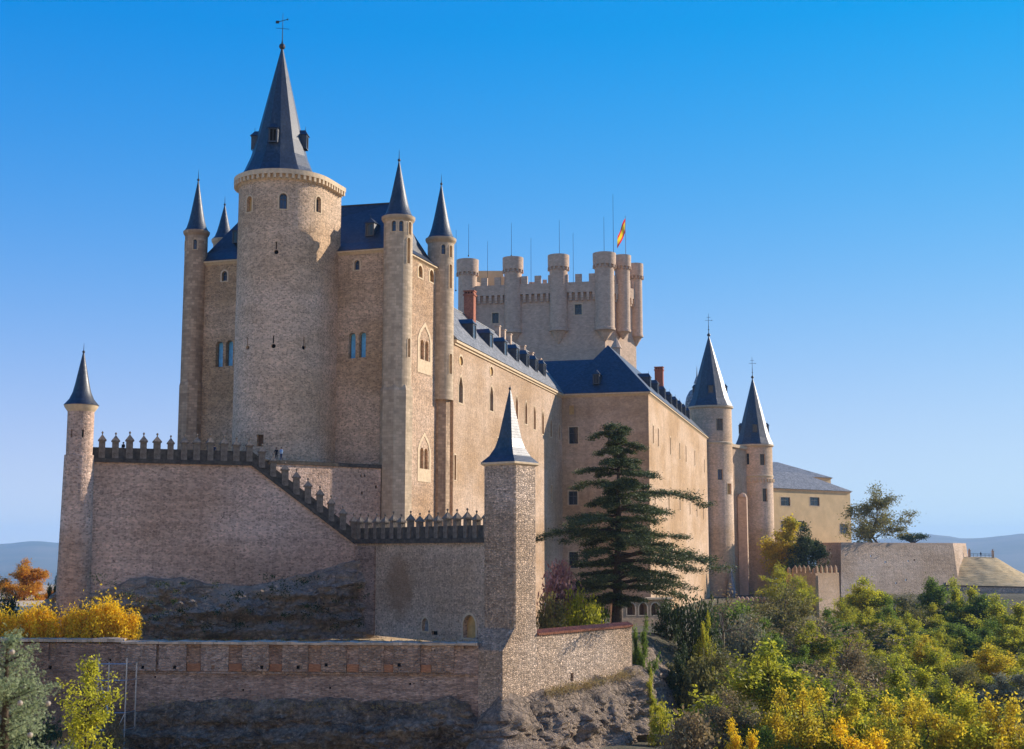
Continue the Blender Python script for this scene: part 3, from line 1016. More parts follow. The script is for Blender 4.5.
def turret(c, r, z0, zcol, zspire, zapex, rs, label=None, low=None, lowr=None, winz=None, wins=(), parent=keep, mat='ashlar', ball=.2, needle=1.5):
    """slender round corner turret, shaft + collar + slate spire, its spire a sub-part"""
    cp = Path(circle(c, r, 28), closed=True)
    hs = []
    for (a, z, w, h, kind) in wins:
        hs.append(dict(u=(R(a) % (2 * math.pi)) * r, z=z, w=w, h=h, shape='arch' if h < 4 else 'rect', kind=kind, depth=.3, surround=.13))
    b = B()
    wall(b, cp, z0, zcol, hs)
    # collar
    cr = r * 1.17
    b.rings((c[0], c[1], zcol), [(r, -.02), (r * 1.07, .22), (r * 1.1, .26), (cr, .55), (cr, .8), (r * .7, .82)], 28, cap_bot=False)
    t = b.finish('corner_turret', M[mat], parent)
    smooth_o(t, 35)
    windows(cp, hs, t)
    H = zapex - zspire
    spire(t, c, zspire, [(rs * 1.15, 0), (rs * 1.12, .1), (rs * .90, H * .09), (rs * .72, H * .22), (rs * .54, H * .40), (.06, H)], 20)
    finial(t, c, zapex - .1, ball, needle)
    if low:
        b = B()
        b.rings((c[0], c[1], low[0]), [(lowr, 0), (lowr, low[1] - low[0]), (r * .98, low[1] - low[0] + 1.0)], 8, rot=R(22.5 + 18), cap_top=False)
        b.finish('pier', M['ashlar' if parent is keep and c is kC else 'ashlar_dark'], t)
    return t
zc = ZH(219, 179)
turret(kC, 2.02, 10, ZH(220, 178) , ZH(215.5, 178), ZH(161, 180), 1.98, low=(-2.5, 21.6), lowr=2.25,
       wins=[(-14, ZH(231, 178), .62, 1.5, 'bluedark'), (17, ZH(231, 178), .62, 1.5, 'bluedark'), (58, ZH(233, 178), .62, 1.8, 'blind'), (52, ZH(262, 178), .6, 3.6, 'blind'), (60, ZH(356, 178), .6, 2.6, 'blind')], ball=.22)
turret(kA, 1.64, 10, ZH(236, 189), ZH(231.5, 189), ZH(180.5, 189.8), 1.62, low=(9.5, 23.6), lowr=1.85, mat='ashlar_dark',
       wins=[(8, ZH(249, 188), .55, 1.5, 'bluedark'), (-58, ZH(249, 188), .5, 1.5, 'bluedark')], ball=.2)
turret(kD, 2.0, 22, ZH(241.5, 193), ZH(237.5, 193), ZH(184.5, 195), 1.98, low=(-3, 21.8), lowr=1.55,
       wins=[(14, ZH(254, 193), .6, 1.5, 'bluedark'), (52, ZH(256, 193), .6, 1.8, 'blind'), (52, ZH(287, 193), .6, 3.6, 'blind'), (56, ZH(373, 193), .7, 3.0, 'blind')], ball=.2)
turret(kB, 1.6, 30, ZH(245, 201) , ZH(240, 201), ZH(205, 201), 1.55, ball=.18, needle=1.3)

# ================================================================== BIG ROUND TOWER (horseshoe plan)
k18 = R(18)
d18 = Vector((math.sin(k18), math.cos(k18))); s18 = Vector((math.cos(k18), -math.sin(k18)))
rc = Vector((-31.95, 180.05)); RR = 6.2
rt = thing('round_tower', (rc.x, rc.y, 8), 'massive round stone tower at the castle front under the tallest pointed slate spire', 'tower')
def horseshoe(r, back=5.5, n=40):
    pts = [rc - s18 * r + d18 * back]
    for i in range(n + 1):
        a = math.pi * i / n
        # from left (-s) over front (-d) to right (+s)
        pts.append(rc + (-s18 * math.cos(a) - d18 * math.sin(a)) * r)
    pts.append(rc + s18 * r + d18 * back)
    return pts
ZT = 50.7
rp = Path(horseshoe(RR), closed=True)
rh = []
for (px, py, kind) in ((249.3, 204, 'blind'), (283.2, 201, 'bluedark'), (318.6, 204.5, 'dark')):
    rh.append(rp.hole(px, py, 7.5, 16, 'arch', kind, .5, .22, w=1.05))
for (px, py) in ((276.3, 250), (247.5, 345.6), (273.4, 344), (304, 345.6)):
    rh.append(rp.hole(px, py + 2, 4, 4.6, 'round', 'hollow', .4, None, w=.62))
    h2 = rp.hole(px, py - 4.5, 1, 8, 'rect', 'hollow', .4, None, w=.16)
    h2['z'] = rh[-1]['z'] + rh[-1]['h'] + .06
    rh.append(h2)
rh.append(rp.hole(260, 440.5, 5, 12, 'rect', 'wood', .5, None, w=.95))
b = B()
wall(b, rp, 8, ZT - .9, rh)
smooth_o(b.finish('wall', M['round'], rt), 30)
windows(rp, rh, rt)
# bracketed cornice
b = B()
h0, h1, h2 = horseshoe(RR + .0), horseshoe(RR + .45), horseshoe(RR + .72)
def lb(pa, za, pb, zb):
    loop_band(b, pa, za, pb, zb)
lb(h0, ZT - .9, horseshoe(RR + .15), ZT - .85); lb(horseshoe(RR + .15), ZT - .85, horseshoe(RR + .2), ZT - .2); lb(horseshoe(RR + .2), ZT - .2, h2, ZT - .2); lb(h2, ZT - .2, h2, ZT + .45)
b.face([(*q, ZT + .45) for q in h2])
cn = b.finish('cornice', M['trim'], rt)
cb = B(); cb.box((0, 0, 0), .36, .55, .575); cb.weld(); corb_me = finish_bm(cb.bm, 'corbel', M['trim'])
cp2 = Path(horseshoe(RR + .42), closed=False)
n = int(cp2.L / .78)
for i in range(n):
    u = (i + .5) * cp2.L / n
    P = cp2.at(u, ZT - .78, 0); nn = cp2.segn[cp2.seg(u)]
    put('corbel', corb_me, cn, P, math.atan2(nn.y, nn.x) + math.pi / 2)
ZS = ZT + .46
sc_ = rc + Vector((-.75, 0))
sp = spire(rt, sc_, ZS, [(5.75, 0), (5.5, .25), (4.75, 1.5), (3.95, 3.4), (3.35, 5.6), (2.85, 7.8), (.08, ZH(47, 180) - ZS)], 12, rot=R(11), smooth=False)
finial(rt, sc_, ZH(47.5, 180) - .3, .46, .8)
zb = ZH(38, 180)
rc_keep = rc; rc = sc_
b = B()
b.tube([(rc.x, rc.y, zb - .2), (rc.x, rc.y, ZH(13, 180))], [.07, .03], 6)
zz = ZH(28.5, 180)
for a in (0, math.pi / 2):
    ca, sa = math.cos(a + .2), math.sin(a + .2)
    b.tube([(rc.x - .95 * ca, rc.y - .95 * sa, zz), (rc.x + .95 * ca, rc.y + .95 * sa, zz)], .035, 5)
zz = ZH(20.5, 180)
b.tube([(rc.x - .7, rc.y, zz - .2), (rc.x + .7, rc.y, zz + .18)], .05, 5)
b.box((rc.x - .75, rc.y, zz - .42), .5, .04, .4); b.rings((rc.x + .68, rc.y, zz + .02), [(0, 0), (.16, .16), (0, .32)], 6)
b.finish('weather_vane', M['iron'], rt)
for a in (-4, 86, -94, 176):
    ra = 3.05
    dx, dy = math.sin(R(a)), -math.cos(R(a))
    dormer(rt, (rc.x + dx * 3.95, rc.y + dy * 3.95, ZS + 4.6), (dx, dy), 1.3, 2.0, 1.9, gable=.85, win='hollow')

# ================================================================== PALACE WING (left nave)
a15 = R(15)
d15 = Vector((math.sin(a15), math.cos(a15))); n15 = Vector((math.cos(a15), -math.sin(a15)))   # n15: out of the sunny facade
P0 = WX(455, 400, 197.0) - d15 * .8
EAVE = 31.2
def along(P, d, px):
    """distance along P + t d at which pixel column px is met (at eave height)"""
    r = ray(px, 400); k = r.x / r.y
    return (k * P.y - P.x) / (d.x - k * d.y)
tend = along(P0, d15, 562.0)
P1 = P0 + d15 * tend
wing = thing('palace_wing', (P0.x, P0.y, -13), 'sunlit pale rubble palace wing between keep and cedar with dormers on its roof', 'palace wing')
wp = Path([P0, P1])
wh = []
for (px, py) in ((461, 361), (491.4, 371.5)):
    wh.append(wp.hole(px, py, 4, 9.5, 'round', 'blind', .2, .3, w=2.0))
for (px, y0, y1, kind, ww) in ((460.7, 376, 403, 'dark', 1.5), (491.5, 386, 411, 'dark', 1.5), (516.7, 396, 419, 'blind', 1.2), (526, 401.5, 424, 'blind', 1.2), (534.6, 406, 429.5, 'blind', 1.2), (542.8, 411, 434, 'blind', 1.2), (551, 419, 437, 'blind', 1.1), (559.3, 424, 440, 'blind', 1.1)):
    wh.append(wp.hole(px, (y0 + y1) / 2, 3, y1 - y0, 'pointed', kind, .5, .35, w=ww * 1.35))
for (px, y0, y1) in ((455, 455, 480), (498, 438, 447), (551.7, 485, 502)):
    wh.append(wp.hole(px, (y0 + y1) / 2, 3, y1 - y0, 'rect', 'blind', .35, .2, w=.9))
b = B()
wall(b, wp, -14, EAVE, wh)
# back and end walls
pb = [P0 - n15 * 14, P1 - n15 * 14]
wall(b, Path([P1 - n15 * 14, P0 - n15 * 14, P0]), -14, EAVE)
b.finish('wall', M['palace'], wing)
windows(wp, wh, wing)
b = B()
b.prism(P0, P1, EAVE - .55, EAVE - .2, EAVE - .55, EAVE - .2, .02, out=.22)
b.finish('string_course', M['trim'], wing)
b = B()
b.prism(P0, P1, EAVE - .197, EAVE + .2, EAVE - .197, EAVE + .2, .02, out=.48)
b.finish('cornice', M['trim'], wing)
def gable_roof(parent, A, Bq, nrm, depth, ze, zr, over=.6, mat='slate', ends=True):
    """two slopes; A->Bq along the eave of the nrm side"""
    b = B()
    sl = (zr - ze) / (depth / 2)
    e0, e1 = A + nrm * over, Bq + nrm * over
    r0, r1 = A - nrm * depth / 2, Bq - nrm * depth / 2
    f0, f1 = A - nrm * (depth + over), Bq - nrm * (depth + over)
    z0 = ze + .22
    b.face([(*e0, z0), (*e1, z0), (*r1, zr), (*r0, zr)])
    b.face([(*f1, z0), (*f0, z0), (*r0, zr), (*r1, zr)])
    b.face([(*e0, z0), (*r0, zr), (*f0, z0)]); b.face([(*e1, z0), (*f1, z0), (*r1, zr)])
    o = b.finish('roof', M[mat], parent)
    b = B(); b.tube([(*r0, zr + .02), (*r1, zr + .02)], .14, 6); b.finish('ridge_cap', M['slate_pale'], o)
    return o
RZ = 40.4
gable_roof(wing, P0, P1 + d15 * 4, n15, 14.0, EAVE, RZ, mat='slate_grey')
slope = (RZ - EAVE - .22) / 7.6
def on_slope(P, d, nrm, t, inset, ze=EAVE):
    q = P + d * t - nrm * inset
    return Vector((q.x, q.y, ze + .22 + (inset + .6) * slope))
for px in (474.5, 491.4, 506, 518, 528, 537, 545):
    Pf = P0 - n15 * 1.6
    t = along(Pf, d15, px)
    q = on_slope(P0, d15, n15, t, 1.6)
    dormer(wing, q, n15, 1.9, 2.5, 3.6, gable=.9)
def chimney(parent, c, z0, z1, w=1.5, dpt=1.1, rz=0.0, mat='chimney'):
    b = B()
    b.box((c[0], c[1], z0), w, dpt, z1 - z0 - .9, rz)
    b.box((c[0], c[1], z1 - .897), w + .3, dpt + .3, .25, rz)
    b.box((c[0], c[1], z1 - .644), w, dpt, .45, rz)
    b.box((c[0], c[1], z1 - .191), w + .24, dpt + .24, .2, rz)
    o = b.finish('chimney', M[mat], parent)
    b = B()
    for i in range(3):
        b.box((c[0] + (i - 1) * w * .28 * math.cos(rz), c[1] + (i - 1) * w * .28 * math.sin(rz), z1 - .55), .22, dpt + .03, .28, rz)
    b.finish('flue_opening', M['hollow'], o)  # solid black boxes painted as the shade inside the flues
    return o
t = along(P0 - n15 * 6.2, d15, 469.5); q = P0 - n15 * 6.2 + d15 * t
chimney(wing, q, 38.2, ZH(291, q.y), 1.75, 1.4, -a15)
for px, ins, hh in ((497.5, 6.6, 1.6), (503, 6.4, 1.6), (509, 6.3, 1.5), (523, 5.0, 1.6), (531, 4.4, 1.5), (539, 4.0, 1.4)):
    t = along(P0 - n15 * ins, d15, px); q = on_slope(P0, d15, n15, t, ins)
    b = B()
    b.box((q.x, q.y, q.z - .8), .9, .9, hh + .8, -a15); b.box((q.x, q.y, q.z + hh + .003), 1.15, 1.15, .2, -a15)
    b.finish('chimney', M['great'], wing)

# ================================================================== PALACE BLOCK (projects to the right)
Q0 = P1
a143 = R(14.3)
d14 = Vector((math.sin(a143), math.cos(a143))); n14 = Vector((math.cos(a143), -math.sin(a143)))
tw = along(Q0, n14, 648.3)
Q1 = Q0 + n14 * tw
LEN = 112.0
Q2 = Q1 + d14 * LEN
Q3 = Q0 + d14 * LEN
block = thing('palace_block', (Q0.x, Q0.y, -14), 'long tan palace block with a dark hipped slate roof, rising behind the cedar', 'palace block')
bp_ = Path([Q0, Q1, Q2, Q3], closed=True)
bh = []
for (px, py, w, h) in ((573.5, 435.4, 9, 16.7), (573, 498, 9, 13.5), (612, 437, 9, 16.7), (612, 498, 9, 13.5), (573.5, 560, 9, 16)):
    bh.append(bp_.hole(px, py, w, h, 'rect', 'dark', .45, .18))
bh.append(bp_.hole(571.6, 410, 5, 9, 'rect', 'blind', .15))
for (px, py, h) in ((653.3, 434.5, 18), (658.4, 437.5, 18), (670.4, 446, 17), (679.7, 451, 16), (686, 454, 16), (694.8, 458, 15), (704.5, 466, 13)):
    bh.append(bp_.hole(px, py, 2, h, 'rect', 'blind', .35, .3, w=1.15))
for (px, py, h) in ((669, 503, 13), (680, 504, 12.5), (690, 508.5, 12), (697, 511, 11.5), (703.5, 514, 11), (655, 498, 13)):
    bh.append(bp_.hole(px, py, 2, h, 'rect', 'blind', .35, .3, w=1.15))
b = B()
wall(b, bp_, -14, EAVE, bh)
b.finish('wall', M['block'], block)
windows(bp_, bh, block)
bpts = [Q0, Q1, Q2, Q3]
cornice(block, bpts, EAVE + .2, .5, .7)
# main hip
b = B()
o_ = .6
E0, E1, E2, E3 = [Vector((*q, EAVE + .22)) for q in ring_off(bpts, o_)]
ap = W(608, 345, Q0.y + 7.5)
mid = (Q0 + Q1) / 2
sa = (Vector((ap.x, ap.y)) - mid).dot(d14)
apx = Vector((ap.x, ap.y, ap.z)); ape = Vector((ap.x + d14.x * (LEN - 20), ap.y + d14.y * (LEN - 20), ap.z))
b.face([E0, E1, apx]); b.face([E1, E2, ape, apx]); b.face([E2, E3, ape]); b.face([E3, E0, apx, ape])
broof = b.finish('roof', M['slate'], block)
# lower cross roof towards the wing, ridge parallel to the front
b = B()
cl0 = Vector((*(Q0 - n14 * 15 - d14 * .6), EAVE + .24)); cl1 = Vector((*(Q0 + n14 * 9 - d14 * .6), EAVE + .24))
rz = ZH(361, Q0.y + 9.0)
r0_ = Vector((*(Q0 - n14 * 15 + d14 * 8.4), rz)); r1_ = Vector((*(Q0 + n14 * 9 + d14 * 8.4), rz))
bk0 = Vector((*(Q0 - n14 * 15 + d14 * 17), EAVE + .24)); bk1 = Vector((*(Q0 + n14 * 9 + d14 * 17), EAVE + .24))
b.face([cl0, cl1, r1_, r0_]); b.face([bk1, bk0, r0_, r1_]); b.face([cl0, r0_, bk0]); b.face([cl1, bk1, r1_])
bmesh.ops.translate(b.bm, verts=b.bm.verts, vec=(0, 0, .02))
b.finish('cross_roof', M['slate'], block)
q = W(596, 384, Q0.y - 1.1)
dormer(block, q, -d14, 1.4, 2.0, 3.2, gable=1.0)
slope_b = (ap.z - EAVE - .22) / (tw / 2 + .6)
for px in (651, 658.5, 665.5, 671.5, 677, 681.5, 685.5, 689.5):
    t = along(Q1 - n14 * 1.9, d14, px)
    q2 = Q1 + d14 * t - n14 * 1.9
    dormer(block, (q2.x, q2.y, EAVE + .22 + 2.5 * slope_b - .2), n14, 1.7, 2.3, 2.8, gable=.9)
t = along(Q1 - n14 * 5.5, d14, 659.5); q2 = Q1 - n14 * 5.5 + d14 * t
chimney(block, q2, 34, ZH(367, q2.y), 2.0, 1.5, -a143)

# ================================================================== GREAT TOWER (rear, crenellated)
T1 = WX(467.5, 290, 306.6); T4 = WX(604.6, 290, 300.0); T6 = WX(635.5, 290, 311.0)
T5 = WX(622.5, 290, 304.8)
gt = thing('great_tower', (T4.x, T4.y, 20), 'broad pale crenellated tower ringed with round turrets, carrying the flag behind the slate roofs', 'tower')
TB = T1 + (T6 - T4)
gp = Path([T1, T4, T6, TB], closed=True)
ZP = 61.6
gh = [gp.hole(495.4, 318, 6.5, 10.5, 'rect', 'dark', .5, .25), gp.hole(578.2, 309.5, 7, 10.5, 'rect', 'dark', .5, .25), gp.hole(540, 314, 6.5, 10.5, 'rect', 'dark', .5, .25)]
gh.pop()
b = B()
wall(b, gp, 20, 58.0, gh)
b.finish('wall', M['great'], gt)
windows(gp, gh, gt)
# corbelled parapet
b = B()
g0, g1 = [T1, T4, T6, TB], ring_off([T1, T4, T6, TB], .75)
g2 = ring_off([T1, T4, T6, TB], .1)
loop_band(b, g0, 58.0, g0, 59.2); loop_band(b, ring_off(g0, .05), 59.2, g1, 59.2); loop_band(b, g1, 59.2, g1, ZP)
loop_band(b, g1, ZP, g2, ZP); loop_band(b, list(g2), ZP, list(g2), 60.2)
b.face([(*q, 60.2) for q in g2])
par = b.finish('parapet', M['great'], gt)
pp = Path(ring_off(g0, .3), closed=True)
cb = B(); cb.box((0, 0, .55), .62, 1.0, 1.29); cb.box((0, 0, 0), .62, .6, .547); cb.weld(.006); gcorb_me = finish_bm(cb.bm, 'corbel', M['great'])
n = int(pp.L / 1.35)
for i in range(n):
    u = (i + .5) * pp.L / n
    P = pp.at(u, 57.9, 0); nn = pp.segn[pp.seg(u)]
    rz_ = math.atan2(nn.y, nn.x) + math.pi / 2
    put('corbel', gcorb_me, par, (P.x, P.y, P.z - .55), rz_)
mb = B(); mb.box((0, 0, 0), 1.5, .7, 1.9); mb.weld()
mer_me = finish_bm(mb.bm, 'merlon', M['great'])
pm = Path(ring_off(g0, .38), closed=True)
n = int(pm.L / 3.1)
for i in range(n):
    u = (i + .5) * pm.L / n
    P = pm.at(u, ZP - .02, 0); nn = pm.segn[pm.seg(u)]
    put('merlon', mer_me, gt, P, math.atan2(nn.y, nn.x) + math.pi / 2)
cb = B(); cb.box((0, 0, 0), .36, .5, .75); cb.weld(); tcorb_me = finish_bm(cb.bm, 'corbel', M['great'])
def big_turret(c, r, ztip, zbot, zneck, ztop, n=24):
    b = B()
    h = zneck - zbot
    prof = [(.15, ztip), (r * .35, ztip + (zbot - ztip) * .3), (r * .36, ztip + (zbot - ztip) * .34), (r * .62, ztip + (zbot - ztip) * .62), (r * .63, ztip + (zbot - ztip) * .66), (r * .9, ztip + (zbot - ztip) * .95), (r * 1.08, zbot), (r * 1.08, zbot + .5), (r, zbot + .6),
            (r, zneck), (r * 1.16, zneck + .1), (r * 1.19, zneck + .9), (r * 1.2, ztop), (r * .9, ztop + .05), (r * .9, ztop - .6)]
    b.rings((c[0], c[1], 0), prof, n)
    o = smooth_o(b.finish('turret', M['great'], gt), 35)
    for i in range(14):
        a = 2 * math.pi * i / 14
        put('corbel', tcorb_me, o, (c[0] + r * 1.1 * math.sin(a), c[1] - r * 1.1 * math.cos(a), zneck - .6), a)
    return o
T2 = WX(513, 290, 304.6); T3_ = WX(558.6, 290, 302.2)
big_turret(T1, 2.2, ZH(348, 304), ZH(335, 304), ZH(272, 304.6), ZH(258.5, 304.6))
big_turret(T2, 2.05, ZH(344, 302.6), ZH(332, 302.6), ZH(269, 302.6), ZH(256.3, 302.6))
big_turret(T3_, 2.1, ZH(342.5, 300.2), ZH(330, 300.2), ZH(266.5, 300.2), ZH(253.8, 300.2))
big_turret(T4, 2.25, ZH(340, 298), ZH(329, 298), ZH(264, 298), ZH(251.8, 298))
big_turret(T5, 1.75, ZH(338, 303), ZH(331, 303), ZH(266, 303), ZH(254.3, 303))
big_turret(T6, 1.6, ZH(345, 309), ZH(336, 309), ZH(275.5, 309), ZH(262.5, 309))
big_turret(TB, 1.8, 50, 53, 63, 66)
# stair house on the roof platform
cc = (T1 * .62 + T4 * .12 + TB * .26) 
qq = W(488, 276, 316); 
b = B(); b.box((qq.x, qq.y, 60.2), 7.5, 4.5, ZH(271, 314) - 60.2); b.finish('roof_house', M['ochre'], gt)
qq = W(538.5, 274, 312)
b = B(); b.box((qq.x - 1.5, qq.y, 60.2), 1.6, 1.2, 3.6); b.box((qq.x + 1.5, qq.y, 60.2), 1.0, 1.0, 4.2); b.finish('chimney', M['great'], gt)
# small stone pinnacle at the foot of the sunny corner
q = W(616.5, 372, 296)
b = B(); b.rings((q.x, q.y, 30), [(1.15, 0), (1.15, ZH(349, 296) - 30), (1.35, ZH(349, 296) - 29.8), (0, ZH(337, 296) - 30)], 8); b.finish('pinnacle', M['great'], gt)
# lightning rods
rods = [(468.6, 224, 306, 'on the leftmost great turret'), (487.6, 241, 308, 'standing between the first and second great turrets from the left'), (511.4, 223, 304, 'on the second great turret from the left'), (531, 238, 306, 'standing between the second and third great turrets'),
        (559.4, 220, 302, 'on the third great turret from the left'), (573.2, 233, 305, 'just right of the third great turret'), (604.2, 217, 300, 'on the largest great turret, left of the tall mast'), (456, 230, 308, 'rising just right of the rear keep turret spire')]
for (px, ytop, Y, wh_) in rods:
    z0 = ZH(256, Y) if px in (468.6, 511.4, 559.4, 604.2) else 61
    p = W(px, 258, Y)
    rod = thing('lightning_rod', (p.x, p.y, z0), 'thin dark lightning rod ' + wh_, 'lightning rod', 'lightning rods on the crenellated tower')
    b = B(); b.tube([(p.x, p.y, z0 - .2), (p.x, p.y, ZH(ytop, Y))], [.055, .03], 5); b.finish('rod', M['iron'], rod)
    b = B(); b.rings((p.x, p.y, z0 - .05), [(.2, 0), (.16, .25), (.06, .3)], 8); b.finish('base', M['iron'], rod)
p = W(613.5, 256, 302)
rod = thing('mast', (p.x, p.y, ZH(256, 302)), 'tallest thin mast standing between the flag and the largest great turret', 'mast')
b = B(); b.tube([(p.x, p.y, 62), (p.x, p.y, ZH(194, 302))], [.07, .03], 5); b.finish('rod', M['iron'], rod)
b = B(); b.rings((p.x, p.y, 61.9), [(.25, 0), (.2, .4), (.08, .5)], 8); b.finish('base', M['iron'], rod)
# flag pole and flag
p = W(625.8, 254, 304.8)
zt = ZH(217, 304.8); zb = ZH(254, 304.8)
fp = thing('flagpole', (p.x, p.y, zb), 'thin flagpole standing on a great turret at the sunny corner', 'flagpole')
b = B(); b.tube([(p.x, p.y, zb - .4), (p.x, p.y, zt)], [.07, .045], 6); b.finish('pole', M['iron'], fp)
b = B(); b.rings((p.x, p.y, zt), [(0, 0), (.11, .1), (0, .22)], 8); b.finish('finial', M['iron'], fp)
FW, FH = 5.0, 3.6
def flag_pt(s, t):
    """s along the fly 0..1, t down the hoist 0..1; hangs slack and droops"""
    x = -s * 1.9 - .12 * math.sin(6 * s + 2 * t) 
    z = -t * FH * (1 - .15 * s) - (s ** 1.1) * 4.4
    y = .28 * math.sin(7 * s + 3 * t) * (0.3 + s)
    return Vector((p.x + x, p.y + y, zt - .25 + z))
def fmat(n, c):
    m, nt, bs = newmat(n)
    k = NT(nt)
    bs.inputs['Base Color'].default_value = (*c, 1); bs.inputs['Roughness'].default_value = .8
    tr = k.n('ShaderNodeBsdfTranslucent'); tr.inputs['Color'].default_value = (*c, 1)
    mx = k.n('ShaderNodeMixShader'); mx.inputs[0].default_value = .6
    k.l(bs.outputs[0], mx.inputs[1]); k.l(tr.outputs[0], mx.inputs[2]); k.l(mx.outputs[0], nt.nodes['Material Output'].inputs['Surface'])
    return m
b = B()
NS, NTt = 14, 12
for i in range(NS):
    for j in range(NTt):
        t0, t1 = j / NTt, (j + 1) / NTt
        mi = 1 if 3 <= j < 9 else 0
        b.face([flag_pt(i / NS, t0), flag_pt((i + 1) / NS, t0), flag_pt((i + 1) / NS, t1), flag_pt(i / NS, t1)], mi=mi)
fo = b.finish('flag', [fmat('flag_red', (.80, .04, .05)), fmat('flag_yellow', (.90, .62, .03))], None, smooth=True)
tag(fo, 'red and yellow striped flag hanging limp from the pole on the great tower', 'flag')

# ================================================================== SUNNY ROUND TOWERS
def slate_tower(name, cpx, Y, rpx, zbase, y_eave, y_apex, label, wins, band, mat, dorm_y, ball=.5, vane=True, rs_=1.07, lower=None):
    c = WX(cpx, 450, Y)
    d = W(cpx, y_eave, Y).length
    r = rpx / F * Y * .985
    ze = ZH(y_eave, Y); za = ZH(y_apex, Y)
    t = thing(name, (c.x, c.y, zbase), label, 'tower')
    path = Path(circle(c, r, 44), closed=True)
    hs = [path.hole(px, py, w, h, 'rect', kind, .45, .2) for (px, py, w, h, kind) in wins]
    b = B()
    wall(b, path, zbase, ze - .7, hs)
    smooth_o(b.finish('wall', M[mat], t), 30)
    windows(path, hs, t)
    b = B()
    b.rings((c.x, c.y, ze - .7), [(r, -.02), (r + .25, .2), (r + .45, .3), (r + .5, .75), (r * .8, .78)], 44, cap_bot=False)
    if band is not None:
        zb_ = ZH(band, Y - r)
        b2 = B(); b2.rings((c.x, c.y, zb_), [(r, -.4), (r + .22, -.05), (r + .22, .25), (r, .4)], 44, cap_bot=False, cap_top=False)
        smooth_o(b2.finish('string_course', M['trim'], t), 35)
    smooth_o(b.finish('cornice', M['trim'], t), 35)
    H = za - ze
    R0 = r * rs_ + .1
    spire(t, c, ze + .1, [(R0, 0), (R0 * .985, .15), (R0 * .84, H * .10), (R0 * .72, H * .22), (R0 * .60, H * .36), (.07, H)], 12, rot=R(10), smooth=False)
    finial(t, c, za - .2, ball, 1.0)
    if vane:
        b = B()
        z0 = za + 2 * ball
        b.tube([(c.x, c.y, z0 - .3), (c.x, c.y, z0 + 5.6)], [.1, .04], 5)
        for (rr, zz) in ((ball * .55, .6), (ball * .4, 1.5)):
            b.rings((c.x, c.y, z0 + zz), [(0, 0), (rr, rr), (0, 2 * rr)], 8)
        for (hw, zz) in ((1.0, 3.6), (.55, 4.5)):
            b.tube([(c.x - hw, c.y, z0 + zz), (c.x + hw, c.y, z0 + zz)], .05, 5)
        b.rings((c.x + 1.0, c.y, z0 + 3.45), [(0, 0), (.2, .16), (0, .32)], 6)
        b.finish('weather_vane', M['iron'], t)
    zd = ZH(dorm_y, Y - r)
    for a in (-5, 85, -95, 175):
        dx, dy = math.sin(R(a)), -math.cos(R(a))
        rr = R0 * .62 + .85
        dormer(t, (c.x + dx * rr, c.y + dy * rr, zd), (dx, dy), 1.5, 2.4, 1.8, gable=.8, win='glass')
    return t, c, r
tE, cE, rE = slate_tower('slate_spired_tower', 711.0, 378, 21.5, -16, 407.5, 336, 'round tower with the larger slate spire and tall vane at the far palace end', [(719.8, 424.5, 6.5, 12, 'dark'), (720.3, 474.5, 5, 10.5, 'bluedark'), (729.5, 489, 4, 11, 'blind')], 442.5, 'tower', 393)
tF, cF, rF = slate_tower('slate_spired_tower', 754.2, 398, 18, -16, 445.5, 378, 'slimmer round tower with lower slate spire and bracketed band, farthest right of the castle', [(746.3, 459, 5.5, 11, 'dark'), (762.7, 459.5, 5, 11, 'dark'), (765, 495, 4.5, 13, 'dark'), (766.5, 558, 2, 5, 'hollow')], 476, 'tower', 432, ball=.45)
zb_ = ZH(477, 392)
cb = B(); cb.box((0, 0, 0), .45, .6, .9); cb.weld(); fcorb_me = finish_bm(cb.bm, 'corbel', M['trim'])
for i in range(32):
    a = 2 * math.pi * i / 32
    put('corbel', fcorb_me, tF, (cF.x + (rF + .15) * math.sin(a), cF.y - (rF + .15) * math.cos(a), zb_ - 1.3), a)
b = B()
q = WX(730.5, 560, 372)
b.rings((q.x, q.y, ZH(594, 372)), [(1.5, 0), (.05, ZH(566, 372) - ZH(594, 372))], 12)
b.rings((q.x, q.y, ZH(594, 372) - 5), [(1.2, 0), (1.3, 5.0)], 12)
b.finish('sentry_roof', M['slate_pale'], tE)
# linking wall between the two
A_, B_ = WX(726, 500, 384), WX(748, 500, 394)
lw = thing('linking_wall', (A_.x, A_.y, -16), 'narrow shaded stretch of wall joining the two round slate-spired towers', 'wall')
lp = Path([A_, B_])
lh = [lp.hole(737, 462, 2.5, 6, 'rect', 'dark', .3)]
b = B(); b.prism(A_, B_, -16, ZH(446, 386), -16, ZH(450, 394), 6); b.finish('wall', M['block'], lw)
b = B(); b.prism(A_, B_, ZH(446, 386) + .003, ZH(443, 386), ZH(450, 394) + .003, ZH(447, 394), 6.4, out=.5); b.finish('cornice', M['trim'], lw)
b = B(); q = W(742.5, 515, 389.5); b.box((q.x, q.y - .6, -16), 2.6, 1.6, ZH(497, 388) + 16, R(-20)); b.rings((q.x, q.y - .6, ZH(497, 388)), [(1.4, .003), (1.0, .9), (0, 1.4)], 10); b.finish('buttress', M['great'], lw)
